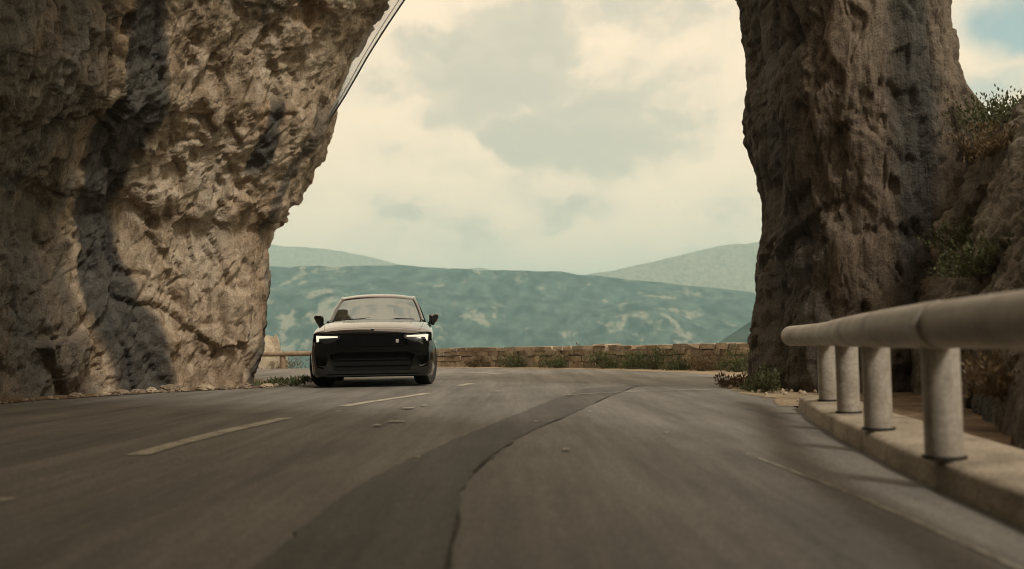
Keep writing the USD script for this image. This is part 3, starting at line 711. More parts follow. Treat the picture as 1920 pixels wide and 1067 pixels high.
# dense rounded end
tail = pts[-1] + (pts[-1] - pts[-2]) / np.linalg.norm(pts[-1] - pts[-2]) * np.array([[0.0], [0.03], [0.055], [0.072], [0.081]])
pts = np.vstack([pts[:-1], tail]); rad = np.r_[rad[:-1], 0.083, 0.0775, 0.062, 0.042, 0.014]
obj('rail', tube(pts, rad, 28), RAILPAINT, gr, smooth=50)
for (px, py) in [(1.506, 3.753), (1.708, 5.0), (1.949, 6.19), (2.219, 7.48)]:
    q = np.array([px, py, 0]) - O
    q[0] += 0.03
    obj('post', cat(tube([q + [0, 0, .10], q + [0, 0, .13], q + [0, 0, .54]], [0.066, 0.066, 0.066], 20)), RAILPAINT, gr, smooth=50)
    pl = trimesh.creation.cylinder(0.077, 0.010, sections=20); pl.apply_translation(q + [0, 0, 0.112])
    obj('base_plate', pl, DARKMETAL, gr, smooth=30)
sl = tube([[-0.03, -.16, .582], [-0.001, 0, .582], [0.03, .16, .582]], 0.0845, 28, caps=True)
obj('joint_sleeve', sl, RAILPAINT, gr, smooth=50)

# ------------------------------------------------------------------ rubble parapet walls
def stone(w, d, h, rng, r=0.22):
    """rough block: hull of a chamfered, jittered box, about 40 triangles"""
    c = []
    for sx in (-1, 1):
        for sy in (-1, 1):
            for sz in (-1, 1):
                base = np.array([sx * w / 2, sy * d / 2, sz * h / 2]) + rng.normal(0, 1, 3) * np.array([w, d, h]) * 0.035
                for ax in range(3):
                    o = np.zeros(3); o[ax] = -[sx * w, sy * d, sz * h][ax] * r * rng.uniform(.5, 1.2) * 0.55
                    c.append(base + o)
    return trimesh.convex.convex_hull(np.array(c))


WALL_LINE = spline([(5.9, 15.9), (5.0, 17.8), (4.45, 19.4), (3.5, 21.6), (2.14, 24.0), (0.2, 27.0), (-1.9, 29.7), (-3.7, 31.2)], 3000)
WL = np.r_[0, np.cumsum(np.linalg.norm(np.diff(WALL_LINE, axis=0), axis=1))]
s_gap = WL[np.argmin(abs(WALL_LINE[:, 1] - 23.95))]


def wall_frame(s):
    p = np.array([np.interp(s, WL, WALL_LINE[:, k]) for k in (0, 1)])
    q = np.array([np.interp(s + .05, WL, WALL_LINE[:, k]) for k in (0, 1)]) - np.array([np.interp(s - .05, WL, WALL_LINE[:, k]) for k in (0, 1)])
    q /= np.linalg.norm(q)
    return p, q, np.array([-q[1], q[0]])      # point, along, towards the road (left of travel)


def build_wall(s0, s1, label, seed):
    rng = np.random.default_rng(seed)
    p0, _, _ = wall_frame(s0)
    w = thing('parapet_wall', label, 'wall', (p0[0], p0[1], 0))
    O = np.array([p0[0], p0[1], 0])
    # mortar core
    ss = np.linspace(s0 + .02, s1 - .02, 30)
    rows = []
    for s in ss:
        p, q, n = wall_frame(s)
        rows.append([np.r_[p + n * o, h] - O for o, h in [(-.0, -.5), (-.0, .43), (-.36, .43), (-.36, -.8)]])
    P = np.array(rows)
    core = cat(grid_mesh(P), trimesh.Trimesh(P[0], [[0, 1, 2], [0, 2, 3]], process=False), trimesh.Trimesh(P[-1], [[0, 2, 1], [0, 3, 2]], process=False))
    obj('mortar_core', core, MORTAR, w)
    # face courses
    zb = -0.02
    for c, hc in enumerate([0.17, 0.15, 0.13]):
        s = s0
        while s < s1 - 0.03:
            ln = min(rng.uniform(.15, .50), s1 - s)
            if s1 - s - ln < .12:
                ln = s1 - s
            p, q, n = wall_frame(s + ln / 2)
            b = stone(ln - .012, .17, hc * rng.uniform(.72, 1.12), rng, .34)
            b.apply_transform(trimesh.transformations.rotation_matrix(math.atan2(q[1], q[0]) + rng.normal(0, .05), [0, 0, 1]))
            b.apply_translation(np.r_[p + n * rng.uniform(-.060, -.015), zb + hc / 2 + rng.normal(0, .012)] - O)
            pale = abs(s + ln / 2 - s_gap) < .45 and s < s_gap + .05 and False
            obj('stone', b, STONES[rng.choice(4, p=[.35, .3, .25, .1])], w)
            s += ln
        zb += hc
    s = s0
    while s < s1 - 0.03:
        ln = min(rng.uniform(.30, .62), s1 - s)
        if s1 - s - ln < .15:
            ln = s1 - s
        p, q, n = wall_frame(s + ln / 2)
        b = stone(ln - .012, .44, .095 * rng.uniform(.9, 1.25), rng, .14)
        b.apply_transform(trimesh.transformations.rotation_matrix(math.atan2(q[1], q[0]) + rng.normal(0, .02), [0, 0, 1]))
        b.apply_translation(np.r_[p - n * .17, zb + .045] - O)
        obj('coping_stone', b, STONES[rng.choice([0, 2, 3])], w)
        s += ln
    return w


build_wall(0.0, s_gap - .07, 'low rubble stone parapet right of the narrow gap, ending behind the rock pillar', 41)
wl = build_wall(s_gap + .50, WL[-1], 'low rubble stone parapet left of the narrow gap, running on behind the black car', 42)
# pale pier beside the gap
p, q, n = wall_frame(s_gap + .27)
pier = thing('stone_pier', 'pale squared stone pier beside the narrow gap in the parapet', 'pier', (p[0], p[1], 0), math.degrees(math.atan2(q[1], q[0])))
rg = np.random.default_rng(5)
for k, (hh, zz_) in enumerate([(.2, .08), (.18, .27), (.155, .44)]):
    b = stone(.42 + .01 * (k % 2), .42, hh - .008, rg, .07); b.apply_translation([0, -.17, zz_])
    obj('stone', b, PALESTONE, pier)
b = stone(.44, .46, .05, rg, .07); b.apply_translation([0, -.17, .54]); obj('coping_stone', b, PALESTONE, pier)

# wooden roadside rail beyond the car
wr = thing('wooden_rail', 'weathered wooden roadside rail on posts between cliff foot and black car', 'guard rail', (-6.8, 31.5, 0))
line = spline([(-3.95, 31.3), (-5.4, 31.45), (-6.8, 31.55), (-8.3, 31.8), (-10, 32.1), (-13, 32.7)], 30)
O = np.array([-6.8, 31.5, 0])
obj('rail', tube(np.c_[line, np.full(30, .44)] - O, 0.075, 12), WOOD, wr, smooth=50)
for (x, y) in [(-4.1, 31.36), (-5.92, 31.55), (-7.0, 31.64), (-8.4, 31.88), (-10, 32.15)]:
    obj('post', tube(np.array([[x, y, -.3], [x, y, 0], [x, y, .44]]) - O, .085, 10), WOOD, wr, smooth=50)


# ------------------------------------------------------------------ plants, stones
def leafy(cx, cy, cz, rx, ry, rz, n, leaf, rng, spiky=0.0):
    """n small leaf blades through a volume, clumped"""
    k = max(4, n // 45)
    centres = rng.normal(0, .45, (k, 3)) * [rx, ry, rz]
    centres[:, 2] = np.abs(centres[:, 2]) + .1 * rz
    which = rng.integers(0, k, n)
    pos = centres[which] + rng.normal(0, .22, (n, 3)) * [rx, ry, rz]
    pos[:, 2] = np.abs(pos[:, 2])
    d = rng.normal(0, 1, (n, 3)); d[:, 2] = np.abs(d[:, 2]) + spiky
    d += pos / np.array([rx, ry, rz]) * .6
    d /= np.linalg.norm(d, axis=1, keepdims=True)
    s = np.cross(d, rng.normal(0, 1, (n, 3))); s /= np.linalg.norm(s, axis=1, keepdims=True)
    ln = leaf * rng.uniform(.6, 1.4, n)[:, None]
    base = pos + [cx, cy, cz]
    V = np.stack([base, base + d * ln * .5 + s * ln * .22, base + d * ln, base + d * ln * .5 - s * ln * .22], 1).reshape(-1, 3)
    i = np.arange(n)[:, None] * 4
    F = np.vstack([i + [0, 1, 2], i + [0, 2, 3]])
    return trimesh.Trimesh(V, F, process=False), centres


def plant(name, label, category, loc, size, n, leaf, mat, seed, group=None, spiky=.3):
    rng = np.random.default_rng(seed)
    t = thing(name, label, category, loc, 0, group)
    m, cs = leafy(0, 0, 0, size[0], size[1], size[2], n, leaf, rng, spiky)
    obj('foliage', m, mat, t)
    st = [tube([[0, 0, -.05], c * .5 + [0, 0, .02], c], [.009, .006, .003], 4) for c in cs[:10] * 1.0]
    obj('stem', cat(*st), STEM, t)
    return t


wall_spots = [(-1.05, 28.15, .26, .22, 'small dry plant at the parapet foot nearest the black car', LEAF_DRY),
              (0.05, 26.75, .42, .24, 'wide low olive plant at the parapet foot beyond the car', LEAF_OLIVE),
              (1.05, 25.2, .36, .25, 'low green plant at the parapet foot just left of the pier', LEAF_GREEN),
              (2.02, 23.6, .34, .26, 'dense green plant at the foot of the pale stone pier', LEAF_GREEN),
              (2.55, 22.6, .36, .28, 'green plant at the parapet foot just right of the gap', LEAF_GREEN),
              (3.0, 21.8, .22, .30, 'upright narrow olive plant against the parapet', LEAF_OLIVE),
              (3.35, 21.0, .32, .24, 'low olive plant between the upright narrow plant and pillar', LEAF_OLIVE),
              (3.65, 20.2, .34, .28, 'mixed dry and olive plant on the sandy verge by the parapet', LEAF_DRY),
              (4.1, 19.1, .30, .24, 'broad green plant at the parapet foot near the rock pillar', LEAF_GREEN),
              (4.25, 18.0, .28, .28, 'tall bushy green plant beside the rock pillar edge', LEAF_OLIVE)]
for k, (x, y, r, h, lab, mat) in enumerate(wall_spots):
    plant('roadside_plant', lab, 'plant', (x, y, 0.0), (r, r * .7, h), int(1000 * r / .3), .05, mat, 100 + k)
plant('roadside_plant', 'dry brown tuft on the verge at the rock pillar foot', 'plant', (2.62, 12.6, 0), (.20, .4, .09), 800, .04, LEAF_DRY, 131)
plant('roadside_plant', 'olive weeds hugging the left foot of the rock pillar', 'plant', (2.66, 11.2, 0), (.14, .45, .18), 1100, .04, LEAF_OLIVE, 132)
plant('grass_tuft', 'low green grass tuft at the cliff corner beside the road', 'grass', (-3.42, 15.75, 0), (.28, .3, .09), 420, .06, LEAF_GREEN, 133, spiky=1.2)
plant('dry_shrub', 'bare grey brown shrub behind the wooden rail', 'shrub', (-7.2, 32.6, -.45), (.75, .5, .75), 1100, .06, LEAF_DRY, 134)
plant('dry_shrub', 'small rust coloured shrub rising just above the parapet top', 'shrub', (1.7, 26.6, -.2), (.22, .22, .62), 420, .06, LEAF_RUST, 135)
# shrubs on the bank at the right
for k, (x, y, z_, r, h, n, lab, mat) in enumerate([(5.25, 11.0, 2.62, .55, .22, 4200, 'olive shrub on the grey bank top touching the pillar', LEAF_OLIVE), (5.0, 9.9, 2.50, .60, .26, 5200, 'larger bushy olive shrub on the grey bank top at the frame edge', LEAF_OLIVE),
                                               (4.45, 9.15, 2.15, .4, .16, 2200, 'low dry shrub hanging over the grey bank edge', LEAF_DRY)]):
    plant('bank_shrub', lab, 'shrub', (x, y, z_), (r, r, h), n, .042, mat, 150 + k, spiky=.5)


for k, (i_, j_, r, h, lab, mat) in enumerate([(70, 70, .28, .22, 'grey green scrub growing high on the rock bank face', LEAF_OLIVE), (110, 58, .30, .20, 'grey green scrub halfway up the rock bank above the railing', LEAF_OLIVE), (150, 30, .26, .18, 'low pale scrub at the bank foot beside the railing posts', LEAF_DRY)]):
    plant('bank_scrub', lab, 'shrub', tuple(BANK[i_, j_]), (r, r, h), 1500, .04, mat, 170 + k, spiky=.3)


def boulder(r, seed, squash=(1, 1, .7), sub=3, amp=.3):
    m = trimesh.creation.icosphere(sub, 1.0)
    v = np.array(m.vertices)
    f, _ = facets(v * 1.6 + seed * 3.1, 1.0, 1.0, seed)
    v *= (1 + amp * .55 * f + amp * (meshkit.fbm(v * 1.3 + seed, 3, seed) - .5))[:, None]
    m.vertices = v * np.array(squash) * r
    return m


bm = boulder(1.0, 3, (0.75, .8, 1.25), 4, .35)
bm.apply_translation([-8.05, 33.0, -.25])
obj('boulder', bm, PALESTONE, smooth=30, label='pale pointed boulder behind the wooden rail at the cliff corner', category='boulder')

stone_rng = np.random.default_rng(77)
stone_spots = [(-3.55, 15.05, .10, 'pale stone at the right end of the row along the cliff foot'), (-3.82, 14.88, .12, 'flat tan stone second from the right end at cliff foot'), (-4.08, 14.70, .10, 'round pale stone third from the right at cliff foot'), (-4.30, 14.55, .13, 'broad pale stone before the lit cliff face'),
               (-4.52, 14.32, .09, 'small tan stone before the lit cliff face'), (-4.68, 14.18, .15, 'largest pale stone of the row at cliff foot'), (-4.86, 14.0, .11, 'squarish tan stone beside the largest one'), (-5.0, 13.82, .08, 'small brown stone near the dark cliff streak'), (-5.12, 13.62, .11, 'flat brown stone below the dark cliff streak'),
               (-5.25, 13.35, .09, 'lone small stone left of the dark cliff streak'), (-5.42, 12.9, .10, 'leftmost stone of the row at cliff foot')]
for k, (x, y, r, lab) in enumerate(stone_spots):
    b = boulder(r * .72, 20 + k, (stone_rng.uniform(.9, 1.4), .9, stone_rng.uniform(.5, .75)), 3, .35)
    b.apply_translation([x, y, r * .22])
    obj('roadside_stone', b, (STONES[1] if k % 3 else STONES[3]), smooth=30, label=lab, category='stone', group='loose stones along the cliff foot')
# finer rubble
rub = []
for k in range(70):
    tt = stone_rng.uniform(0, 1)
    c = spline([(-5.6, 11), (-5.45, 12.6), (-5.0, 13.6), (-4.4, 14.3), (-3.85, 14.9), (-3.5, 15.5), (-3.9, 17)], np.array([tt]))[0]
    b = trimesh.creation.icosphere(1, stone_rng.uniform(.012, .045)); b.vertices *= stone_rng.uniform(.6, 1.3, 3)
    b.apply_translation([c[0] + stone_rng.normal(-.05, .16), c[1] + stone_rng.normal(0, .16), .012]); rub.append(b)
obj('gravel', cat(*rub), STONES[1], kind='stuff', label='scattered small rubble along the cliff foot', category='gravel')
rub = []
for k in range(200):
    x, y = stone_rng.uniform(1.9, 3.3), stone_rng.uniform(8.6, 18)
    if verge.contains(sg.Point(x, y)):
        b = trimesh.creation.icosphere(1, stone_rng.uniform(.01, .035)); b.vertices *= stone_rng.uniform(.6, 1.3, 3); b.apply_translation([x, y, .01]); rub.append(b)
obj('gravel', cat(*rub), PALESTONE, kind='stuff', label='small stones scattered over the sandy verge by the pillar', category='gravel')
# pale flecks on the road
flecks = [(-.86, 7.55, .11, .05), (-.95, 7.2, .05, .05), (-.93, 9.2, .10, .07), (-.83, 9.6, .07, .06), (-.47, 5.05, .028, .028), (.26, 5.3, .035, .03), (-1.5, 8.9, .05, .04), (.15, 7.3, .03, .03), (-.2, 12.4, .06, .06), (.6, 8.3, .03, .03), (.9, 6.2, .02, .03)]
fl = []
fr = np.random.default_rng(15)
for (x, y, w, d) in flecks:
    th = np.linspace(0, 6.283, 11)[:-1]
    rr = fr.uniform(.55, 1.2, 10)
    fl.append(sg.Polygon(np.c_[x + np.cos(th) * w * .6 * rr, y + np.sin(th) * d * rr * 1.2]).buffer(0))
obj('road_flecks', sheet(shapely.MultiPolygon([f for f in fl if f.geom_type == 'Polygon']), 0.0125), PAINT, kind='stuff', label='worn white paint flecks on the asphalt', category='paint')

# ------------------------------------------------------------------ rockfall net at the cliff edge
NETWIRE = simple('net_wire', [0.24, 0.24, 0.22], 0.5, 0.2)
CABLE = simple('net_cable', [0.05, 0.048, 0.042], 0.5, 0.6)
net = thing('rockfall_net', 'pale wire rockfall net on a dark cable at the cliff overhang', 'net', (-2.0, 15.6, 5.5))
O = np.array([-2.0, 15.6, 5.5])
ca = spline([(-0.6, 15.55, 7.15), (-1.08, 15.6, 6.55), (-1.52, 15.6, 5.92), (-1.86, 15.6, 5.42), (-2.14, 15.6, 4.98), (-2.36, 15.6, 4.60), (-2.56, 15.62, 4.28), (-2.74, 15.7, 4.05), (-2.95, 15.8, 3.85)], 60)
cb = spline([(-1.1, 15.7, 7.0), (-1.55, 15.7, 6.3), (-1.92, 15.7, 5.85), (-2.06, 15.7, 5.55), (-2.28, 15.7, 5.22), (-2.42, 15.7, 4.9), (-2.56, 15.68, 4.5), (-2.72, 15.7, 4.2), (-2.95, 15.8, 3.9)], 60)
obj('cable', tube(ca - O, .014, 7), CABLE, net, smooth=60)
obj('cable', tube(ca[4:] + np.c_[np.linspace(-.10, -.03, 56), np.full(56, -.02), np.zeros(56)] - O, .005, 6), CABLE, net, smooth=60)
strands = []
NA, NB = spline(ca, 170), spline(cb, 170)
sag = np.array([0, -.06, -.03])
between = lambda a_, b_, n: np.array([a_ * (1 - t) + b_ * t + sag * 4 * t * (1 - t) for t in np.linspace(0, 1, n)])
for k in range(2, 168):
    strands.append(tube(between(NA[min(k + 6, 169)], NB[max(k - 6, 0)], 6) - O, .0019, 3, caps=False))
    strands.append(tube(between(NA[max(k - 6, 0)], NB[min(k + 6, 169)], 6) - O, .0019, 3, caps=False))
obj('net_mesh', cat(*strands), NETWIRE, net, kind='stuff')


# ------------------------------------------------------------------ the car
PAINT_CAR = usdkit.material(stage, '/World/Looks/black_car_paint', {'p': ('principled_bsdf', {'base_color': [0.006, 0.006, 0.006], 'roughness': 0.14, 'specular_ior_level': 0.45, 'coat_weight': 1.0, 'coat_roughness': 0.03})}, [], surface='p.BSDF')
PLASTIC = simple('black_trim', [0.006, 0.006, 0.006], 0.6, specular_ior_level=0.2)
RUBBER = simple('tyre_rubber', [0.012, 0.012, 0.011], 0.8)
RIM = simple('dark_alloy', [0.16, 0.155, 0.145], 0.35, 0.85)
CHROME = simple('pale_badge', [0.6, 0.58, 0.52], 0.3, 0.3)
INTERIOR = simple('dark_interior', [0.015, 0.014, 0.013], 0.8)
MIRRORG = simple('mirror_glass', [0.5, 0.5, 0.5], 0.03, 1.0)
LAMPBLACK = simple('headlamp_housing', [0.02, 0.02, 0.022], 0.15)
LIGHT = usdkit.material(stage, '/World/Looks/headlight_glow', {'e': ('emission', {'color': [1.0, 0.90, 0.68], 'strength': 0.75})}, [], surface='e.emission')
GLASS = usdkit.material(stage, '/World/Looks/car_glass', {'t': ('transparent_bsdf', {'color': [0.05, 0.055, 0.053]}), 'g': ('glossy_bsdf', {'roughness': 0.03, 'color': [0.80, 0.90, 0.92]}), 'f': ('fresnel', {'IOR': 4.6}), 'm': ('mix_closure', {})},
                         [('f.fac', 'm.fac'), ('t.BSDF', 'm.closure1'), ('g.BSDF', 'm.closure2')], surface='m.closure')


def car_section(y):
    """half section of the lower body at y behind the front axle: list of (x, z) from bottom centre round to top centre"""
    ys = [-.885, -.87, -.83, -.76, -.62, -.40, 0, .45, .80, 1.6, 2.6, 3.2, 3.5, 3.66, 3.72]
    w = np.interp(y, ys, [.72, .785, .845, .888, .914, .926, .932, .925, .922, .922, .928, .915, .86, .78, .70])
    zt = np.interp(y, ys, [.70, .745, .79, .832, .882, .932, .985, 1.012, 1.018, 1.02, 1.04, 1.06, 1.05, 1.0, .94])
    zs = np.interp(y, ys, [.62, .665, .70, .735, .775, .81, .86, .90, .92, .94, .97, .98, .97, .92, .88])
    zb = np.interp(y, ys, [.26, .20, .165, .15, .145, .15, .155, .16, .16, .16, .17, .2, .26, .34, .40])
    return [(0, zb), (w * .55, zb), (w * .92, zb), (w * .975, zb + .05), (w * .985, zb + .16 * (zs - zb) + .02), (w, zb + .45 * (zs - zb)), (w * .995, zb + .72 * (zs - zb)), (w * .985, zb + .9 * (zs - zb)), (w * .962, zs),
            (w * .92, zs + .26 * (zt - zs)), (w * .84, zs + .48 * (zt - zs)), (w * .70, zs + .70 * (zt - zs)), (w * .5, zs + .88 * (zt - zs)), (w * .25, zs + .97 * (zt - zs)), (0, zt)]


def loft_body():
    ys = np.unique(np.r_[np.linspace(-.885, -.74, 9), np.linspace(-.74, .9, 26), np.linspace(.9, 3.45, 18), np.linspace(3.45, 3.72, 7)])
    secs = []
    for y in ys:
        h = np.array(car_section(y))
        full = np.vstack([h, (h * [-1, 1])[-2:0:-1]])
        secs.append(np.c_[full[:, 0], np.full(len(full), y), full[:, 1]])
    P = np.array(secs)
    n, m = P.shape[:2]
    V = P.reshape(-1, 3)
    F = []
    for i in range(n - 1):
        for j in range(m):
            k = (j + 1) % m
            F += [[i * m + j, i * m + k, (i + 1) * m + k], [i * m + j, (i + 1) * m + k, (i + 1) * m + j]]
    V = np.vstack([V, P[0].mean(0), P[-1].mean(0)])
    for j in range(m):
        k = (j + 1) % m
        F += [[n * m, k, j], [n * m + 1, (n - 1) * m + j, (n - 1) * m + k]]
    t = trimesh.Trimesh(V, F, process=False)
    if t.volume < 0:
        t.invert()
    return manifold3d.Manifold(manifold3d.Mesh(vert_properties=np.array(t.vertices, np.float32), tri_verts=np.array(t.faces, np.uint32)))


def cyl_x(x0, x1, y, z, r, seg=40):
    return manifold3d.Manifold.cylinder(x1 - x0, r, r, seg).rotate((0, 90, 0)).translate((x0, y, z))


def mbox(x0, x1, y0, y1, z0, z1):
    return manifold3d.Manifold.cube((x1 - x0, y1 - y0, z1 - z0)).translate((x0, y0, z0))


def prism_xy(poly, z0, z1):
    return manifold3d.Manifold.extrude(manifold3d.CrossSection([poly]), z1 - z0).translate((0, 0, z0))


def prism_xz(poly, y0, y1):
    """polygon in x, z extruded along y"""
    return manifold3d.Manifold.extrude(manifold3d.CrossSection([[(x, -z) for x, z in poly][::-1]]), y1 - y0).rotate((-90, 0, 0)).translate((0, y0, 0))


YAW = math.degrees(math.atan2(0.095, 1.0))
CAR = thing('car', 'black saloon car with bright headlights driving towards the viewer by the cliff', 'car', (-2.06, 15.50, 0), YAW)
UsdGeom.Xformable(CAR).AddScaleOp().Set(Gf.Vec3f(0.955, 1.0, 0.985))


def make_car():
    WB, R, TW = 2.735, .343, .235
    body = loft_body()
    for yy in (0, WB):
        for sx in (-1, 1):
            body = body - cyl_x(min(sx * .60, sx * 1.1), max(sx * .60, sx * 1.1), yy, R + .005, R + .045)
    body = body - mbox(-.72, .72, .95, 3.1, .75, 1.3)     # cabin
    # panel gaps of the bonnet
    bon_poly = [(-.70, -.70), (.70, -.70), (.735, -.4), (.76, 0), (.755, .50), (.66, .62), (0, .70), (-.66, .62), (-.755, .50), (-.76, 0), (-.735, -.4)]
    blk = prism_xy(bon_poly, .60, 1.2)
    grow = prism_xy([(x * 1.006, y * 1.006 + (0.004 if y > 0 else -.004)) for x, y in bon_poly], .60, 1.2)
    bonnet = body ^ blk
    bonnet = bonnet - bonnet.translate((0, 0, -.03))
    body = body - (grow - blk) ^ body if False else body - grow
    body = body + (loft_body().scale((.97, .985, .95)).translate((0, .01, .02)) ^ grow ^ mbox(-.7, .7, -.62, .7, .3, .80))
    # recesses: grille, lower intake, lamps
    grille_poly = [(-.50, .765), (-.53, .60), (-.44, .575), (.44, .575), (.53, .60), (.50, .765)]
    low_poly = [(-.62, .46), (-.55, .235), (.55, .235), (.62, .46), (.50, .50), (-.50, .50)]
    for pl in (grille_poly, low_poly):
        body = body - prism_xz(pl, -1.0, -.795)
    lampP = {}
    for sx in (-1, 1):
        lp = [(sx * .475, .755), (sx * .47, .70), (sx * .60, .635), (sx * .80, .625), (sx * .875, .66), (sx * .885, .775), (sx * .80, .785)]
        if sx < 0:
            lp = lp[::-1]
        lampP[sx] = lp
        body = body - (prism_xz(lp, -1.0, -.50) ^ (loft_body() - loft_body().scale((.955, .96, 1.0)).translate((0, 0.0, 0))))
        fp = [(sx * .64, .43), (sx * .70, .27), (sx * .80, .29), (sx * .83, .44)]
        if sx < 0:
            fp = fp[::-1]
        body = body - (prism_xz(fp, -1.0, -.66) ^ mbox(-1, 1, -1, -.66, 0, 1))
    ob = lambda name, m, mat, parent=CAR, smooth=28, **k: obj(name, m, mat, parent, smooth=smooth, **k)
    ob('body', body, PAINT_CAR)
    ob('bonnet', bonnet, PAINT_CAR)
    # grille with bars
    bars = [mbox(-.50, .50, -.835, -.812, z0, z0 + .014) for z0 in np.arange(.59, .76, .030)]
    vb = [mbox(x - .005, x + .005, -.828, -.81, .585, .765) for x in np.arange(-.45, .451, .05)]
    gp = ob('grille', prism_xz(grille_poly, -.803, -.790), PLASTIC)
    ob('grille_bars', manifold3d.Manifold.batch_boolean(bars + vb, manifold3d.OpType.Add), PLASTIC, gp, smooth=False)
    gp2 = ob('lower_intake', prism_xz(low_poly, -.803, -.790), PLASTIC)
    ob('intake_bars', manifold3d.Manifold.batch_boolean([mbox(-.54, .54, -.822, -.806, z0, z0 + .012) for z0 in (.31, .39)], manifold3d.OpType.Add), PLASTIC, gp2, smooth=False)
    ob('bumper_lip', to_m(rbox(0, -.80, .165, 1.36, .12, .035, .014)), PLASTIC)
    ob('badge', to_m(rbox(.365, -.846, .655, .042, .012, .052, .005)), CHROME)
    ob('badge', to_m(rbox(0.0, -.775, .835, .045, .03, .010, .004)), CHROME)
    for sx in (-1, 1):
        # lamp: housing set into the wing, bright bar and its outer drop
        shell = loft_body() - loft_body().scale((.958, .963, .99)).translate((0, .0, .004))
        inner = loft_body().scale((.962, .972, 1.0)).translate((0, -.004, .001)) ^ prism_xz(lampP[sx], -1.0, -.52) ^ mbox(-1, 1, -1, -.52, 0, 1)
        h = ob('headlight', inner - mbox(-.40, .40, -1, 1, 0, 2), LAMPBLACK)
        bar = [(sx * .505, .732), (sx * .505, .712), (sx * .778, .705), (sx * .780, .662), (sx * .812, .652), (sx * .826, .745)]
        if sx < 0:
            bar = bar[::-1]
        glow = (loft_body().scale((.978, .985, 1.0)).translate((0, -.005, 0)) ^ prism_xz(bar, -1.0, -.62)) - loft_body().scale((.955, .965, 1.0))
        ob('light_bar', glow, LIGHT, h)
        ob('lamp_lens', to_m(rbox(sx * .66, -.800 + .0, .668, .16, .02, .03, .008)), MIRRORG, h)
        ob('fog_trim', tube([[sx * .66, -.80, .30], [sx * .73, -.775, .295], [sx * .80, -.735, .325]], [.010, .010, .006], 8), RIM)
        # door mirror
        mh = manifold3d.Manifold.batch_hull([manifold3d.Manifold.sphere(.035, 14).translate(p) for p in [(sx * .90, .93, 1.055), (sx * .99, .955, 1.06), (sx * .90, .96, .965), (sx * .925, .965, .945), (sx * .90, 1.02, 1.02), (sx * .985, 1.03, 1.03)]])
        mr = ob('door_mirror', mh, PAINT_CAR)
        ob('mirror_glass', to_m(box(sx * .945, 1.062, 1.02, .12, .006, .085)), MIRRORG, mr)
        ob('mirror_stalk', manifold3d.Manifold.batch_hull([manifold3d.Manifold.sphere(.018, 10).translate(p) for p in [(sx * .83, .98, .935), (sx * .92, .985, .97)]]), PLASTIC, mr)
    # greenhouse
    u = np.linspace(-1, 1, 21)
    def arch_row(hw, y_c, y_e, z_c, z_e):
        return np.stack([u * hw, y_c + (y_e - y_c) * u ** 2, z_c + (z_e - z_c) * np.abs(u) ** 2.4], 1)
    rows = [arch_row(.745, .62, .92, 1.005, .975), arch_row(.705, .90, 1.17, 1.145, 1.10), arch_row(.665, 1.18, 1.41, 1.275, 1.228), arch_row(.610, 1.48, 1.66, 1.385, 1.350)]
    from scipy.interpolate import PchipInterpolator
    W = PchipInterpolator([0, 1, 2, 3], np.array(rows))(np.linspace(0, 3, 13))
    outward = lambda P, d: grid_mesh(P, flip=bool(np.dot(grid_mesh(P).face_normals.mean(0), d) < 0))
    ws = ob('windscreen', outward(W, [0, -.4, .9]), GLASS, smooth=True)
    RR = [rows[3], arch_row(.606, 1.62, 1.76, 1.446, 1.400), arch_row(.606, 1.90, 1.95, 1.472, 1.424), arch_row(.60, 2.3, 2.32, 1.476, 1.418), arch_row(.555, 2.75, 2.72, 1.435, 1.38)]
    Rf = PchipInterpolator(range(5), np.array(RR))(np.linspace(0, 4, 21))
    roof = np.concatenate([Rf, ], 0)
    th = Rf.copy(); th[..., 2] -= .03
    rp = grid_mesh(Rf); rp2 = grid_mesh(th, flip=True)
    edge = lambda A, B: grid_mesh(np.stack([A, B], 0))
    ob('roof', cat(rp, rp2, edge(Rf[0], th[0]), edge(Rf[-1], th[-1]), edge(Rf[:, 0], th[:, 0]), edge(Rf[:, -1], th[:, -1])), PAINT_CAR, smooth=30)
    RW = [RR[4], arch_row(.60, 3.1, 3.05, 1.29, 1.25), arch_row(.66, 3.52, 3.46, 1.08, 1.05)]
    ob('rear_window', outward(PchipInterpolator(range(3), np.array(RW))(np.linspace(0, 2, 9)), [0, .5, .8]), GLASS, smooth=True)
    for sx, e in ((-1, 0), (1, -1)):
        ap = W[:, e]
        ob('windscreen_pillar', tube(np.vstack([[sx * .775, .80, .965], ap + [sx * .012, .02, 0], Rf[2:, e] + [sx * .012, 0, -.012]]), np.r_[.034, np.full(len(ap), .030), np.full(19, .026)], 10), PAINT_CAR, smooth=60)
        low = np.stack([np.full(30, sx * .80), np.linspace(.88, 3.35, 30), np.linspace(.965, 1.02, 30)], 1)
        up_pts = np.vstack([ap[2:], Rf[1:, e], np.array(RW)[1:, e]])
        fy = lambda k: np.interp(low[:, 1], up_pts[:, 1], up_pts[:, k])
        top = np.stack([fy(0), low[:, 1], np.maximum(fy(2) - .012, low[:, 2] + .01)], 1)
        for (i0, i1) in ((0, 14), (14, 29)):
            G = np.stack([low[i0:i1 + 1], (low[i0:i1 + 1] * .45 + top[i0:i1 + 1] * .55) + [sx * .02, 0, 0], top[i0:i1 + 1]], 1)
            ob('side_window', outward(G, [sx, 0, 0]), GLASS, smooth=True)
        ob('door_pillar', tube([low[14] + [sx * .004, 0, 0], (low[14] * .45 + top[14] * .55) + [sx * .026, 0, 0], top[14]], .026, 8), PLASTIC, smooth=60)
    # interior
    ob('dashboard', to_m(rbox(0, 1.02, .93, 1.36, .36, .14, .05)), INTERIOR)
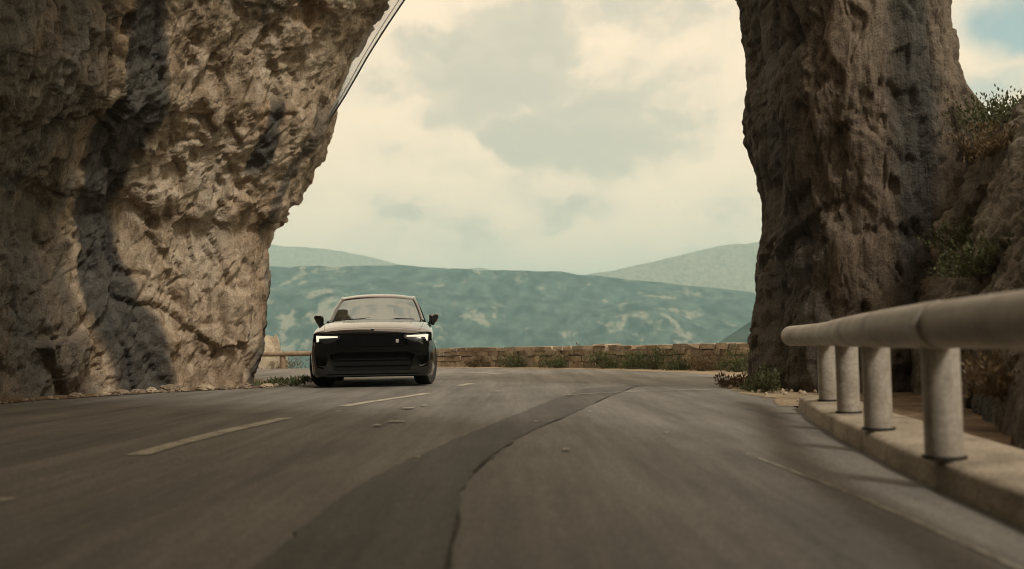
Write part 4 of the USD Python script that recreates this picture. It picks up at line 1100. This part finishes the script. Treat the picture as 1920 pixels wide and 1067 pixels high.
    for x in (-.36, .36):
        st = manifold3d.Manifold.batch_hull([manifold3d.Manifold.sphere(.06, 12).translate(p) for p in [(x - .2, 2.0, .80), (x + .2, 2.0, .80), (x - .17, 2.15, 1.15), (x + .17, 2.15, 1.15)]])
        s_ = ob('seat', st, INTERIOR)
        ob('headrest', to_m(rbox(x, 2.17, 1.27, .26, .1, .17, .045)), INTERIOR, s_)
    ring = trimesh.creation.torus(.18, .016, 24, 8); ring.apply_transform(trimesh.transformations.rotation_matrix(1.15, [1, 0, 0])); ring.apply_translation([.36, 1.36, 1.0])
    ob('steering_wheel', ring, INTERIOR, smooth=True)
    ob('interior_mirror', to_m(rbox(0, 1.50, 1.335, .22, .03, .06, .012)), INTERIOR)
    ob('wiper', tube([[-.55, .665, 1.0], [-.1, .70, 1.035], [.1, .715, 1.04]], .009, 6), PLASTIC)
    ob('wiper', tube([[.0, .655, 1.01], [.35, .72, 1.02], [.62, .80, 1.01]], .009, 6), PLASTIC)
    # wheels
    for (wx, wy, st) in ((-.775, 0, -16), (.775, 0, -16), (-.785, WB, 0), (.785, WB, 0)):
        side = 1 if wx > 0 else -1
        prof = [(.225, -.10), (.30, -.115), (.325, -.112), (.338, -.095), (.3435, -.05), (.345, 0), (.3435, .05), (.338, .095), (.325, .112), (.30, .115), (.225, .10)]
        a = np.linspace(0, 2 * np.pi, 49)
        Pw = np.array([[(o, r * math.cos(t), r * math.sin(t)) for (r, o) in prof] for t in a])
        ty = grid_mesh(Pw, flip=True)
        tread = []
        for o in (-.06, -.02, .02, .06):
            pass
        spokes = []
        for k in range(5):
            for dd in (-.10, .10):
                t = k * 2 * np.pi / 5 + dd
                spokes.append(trimesh.convex.convex_hull(np.array([[side * o, r * math.cos(t + e) , r * math.sin(t + e)] for (r, o, hw) in ((.05, .098, .35), (.235, .085, .075)) for e in (-hw, hw) for o in (o, o - .025)])))
        barrel = grid_mesh(np.array([[(o, r * math.cos(t), r * math.sin(t)) for (r, o) in ((.228, -.10), (.22, -.05), (.205, 0), (.21, .05), (.228, .095), (.24, .10), (.243, .104))] for t in a]))
        hub = trimesh.creation.cylinder(.055, .05, sections=20); hub.apply_transform(trimesh.transformations.rotation_matrix(np.pi / 2, [0, 1, 0])); hub.apply_translation([side * .085, 0, 0])
        disc = trimesh.creation.cylinder(.17, .025, sections=32); disc.apply_transform(trimesh.transformations.rotation_matrix(np.pi / 2, [0, 1, 0])); disc.apply_translation([side * .03, 0, 0])
        rot = trimesh.transformations.rotation_matrix(math.radians(st), [0, 0, 1])
        rot[:3, 3] = [wx, wy, R]
        for mm in (ty, barrel, hub, disc, *spokes):
            mm.apply_transform(rot)
        wh = obj('wheel', cat(hub, disc), PLASTIC, CAR, smooth=30)
        obj('tyre', ty, RUBBER, wh, smooth=40)
        obj('rim', cat(barrel, *spokes), RIM, wh, smooth=30)


def to_m(t):
    return t


make_car()
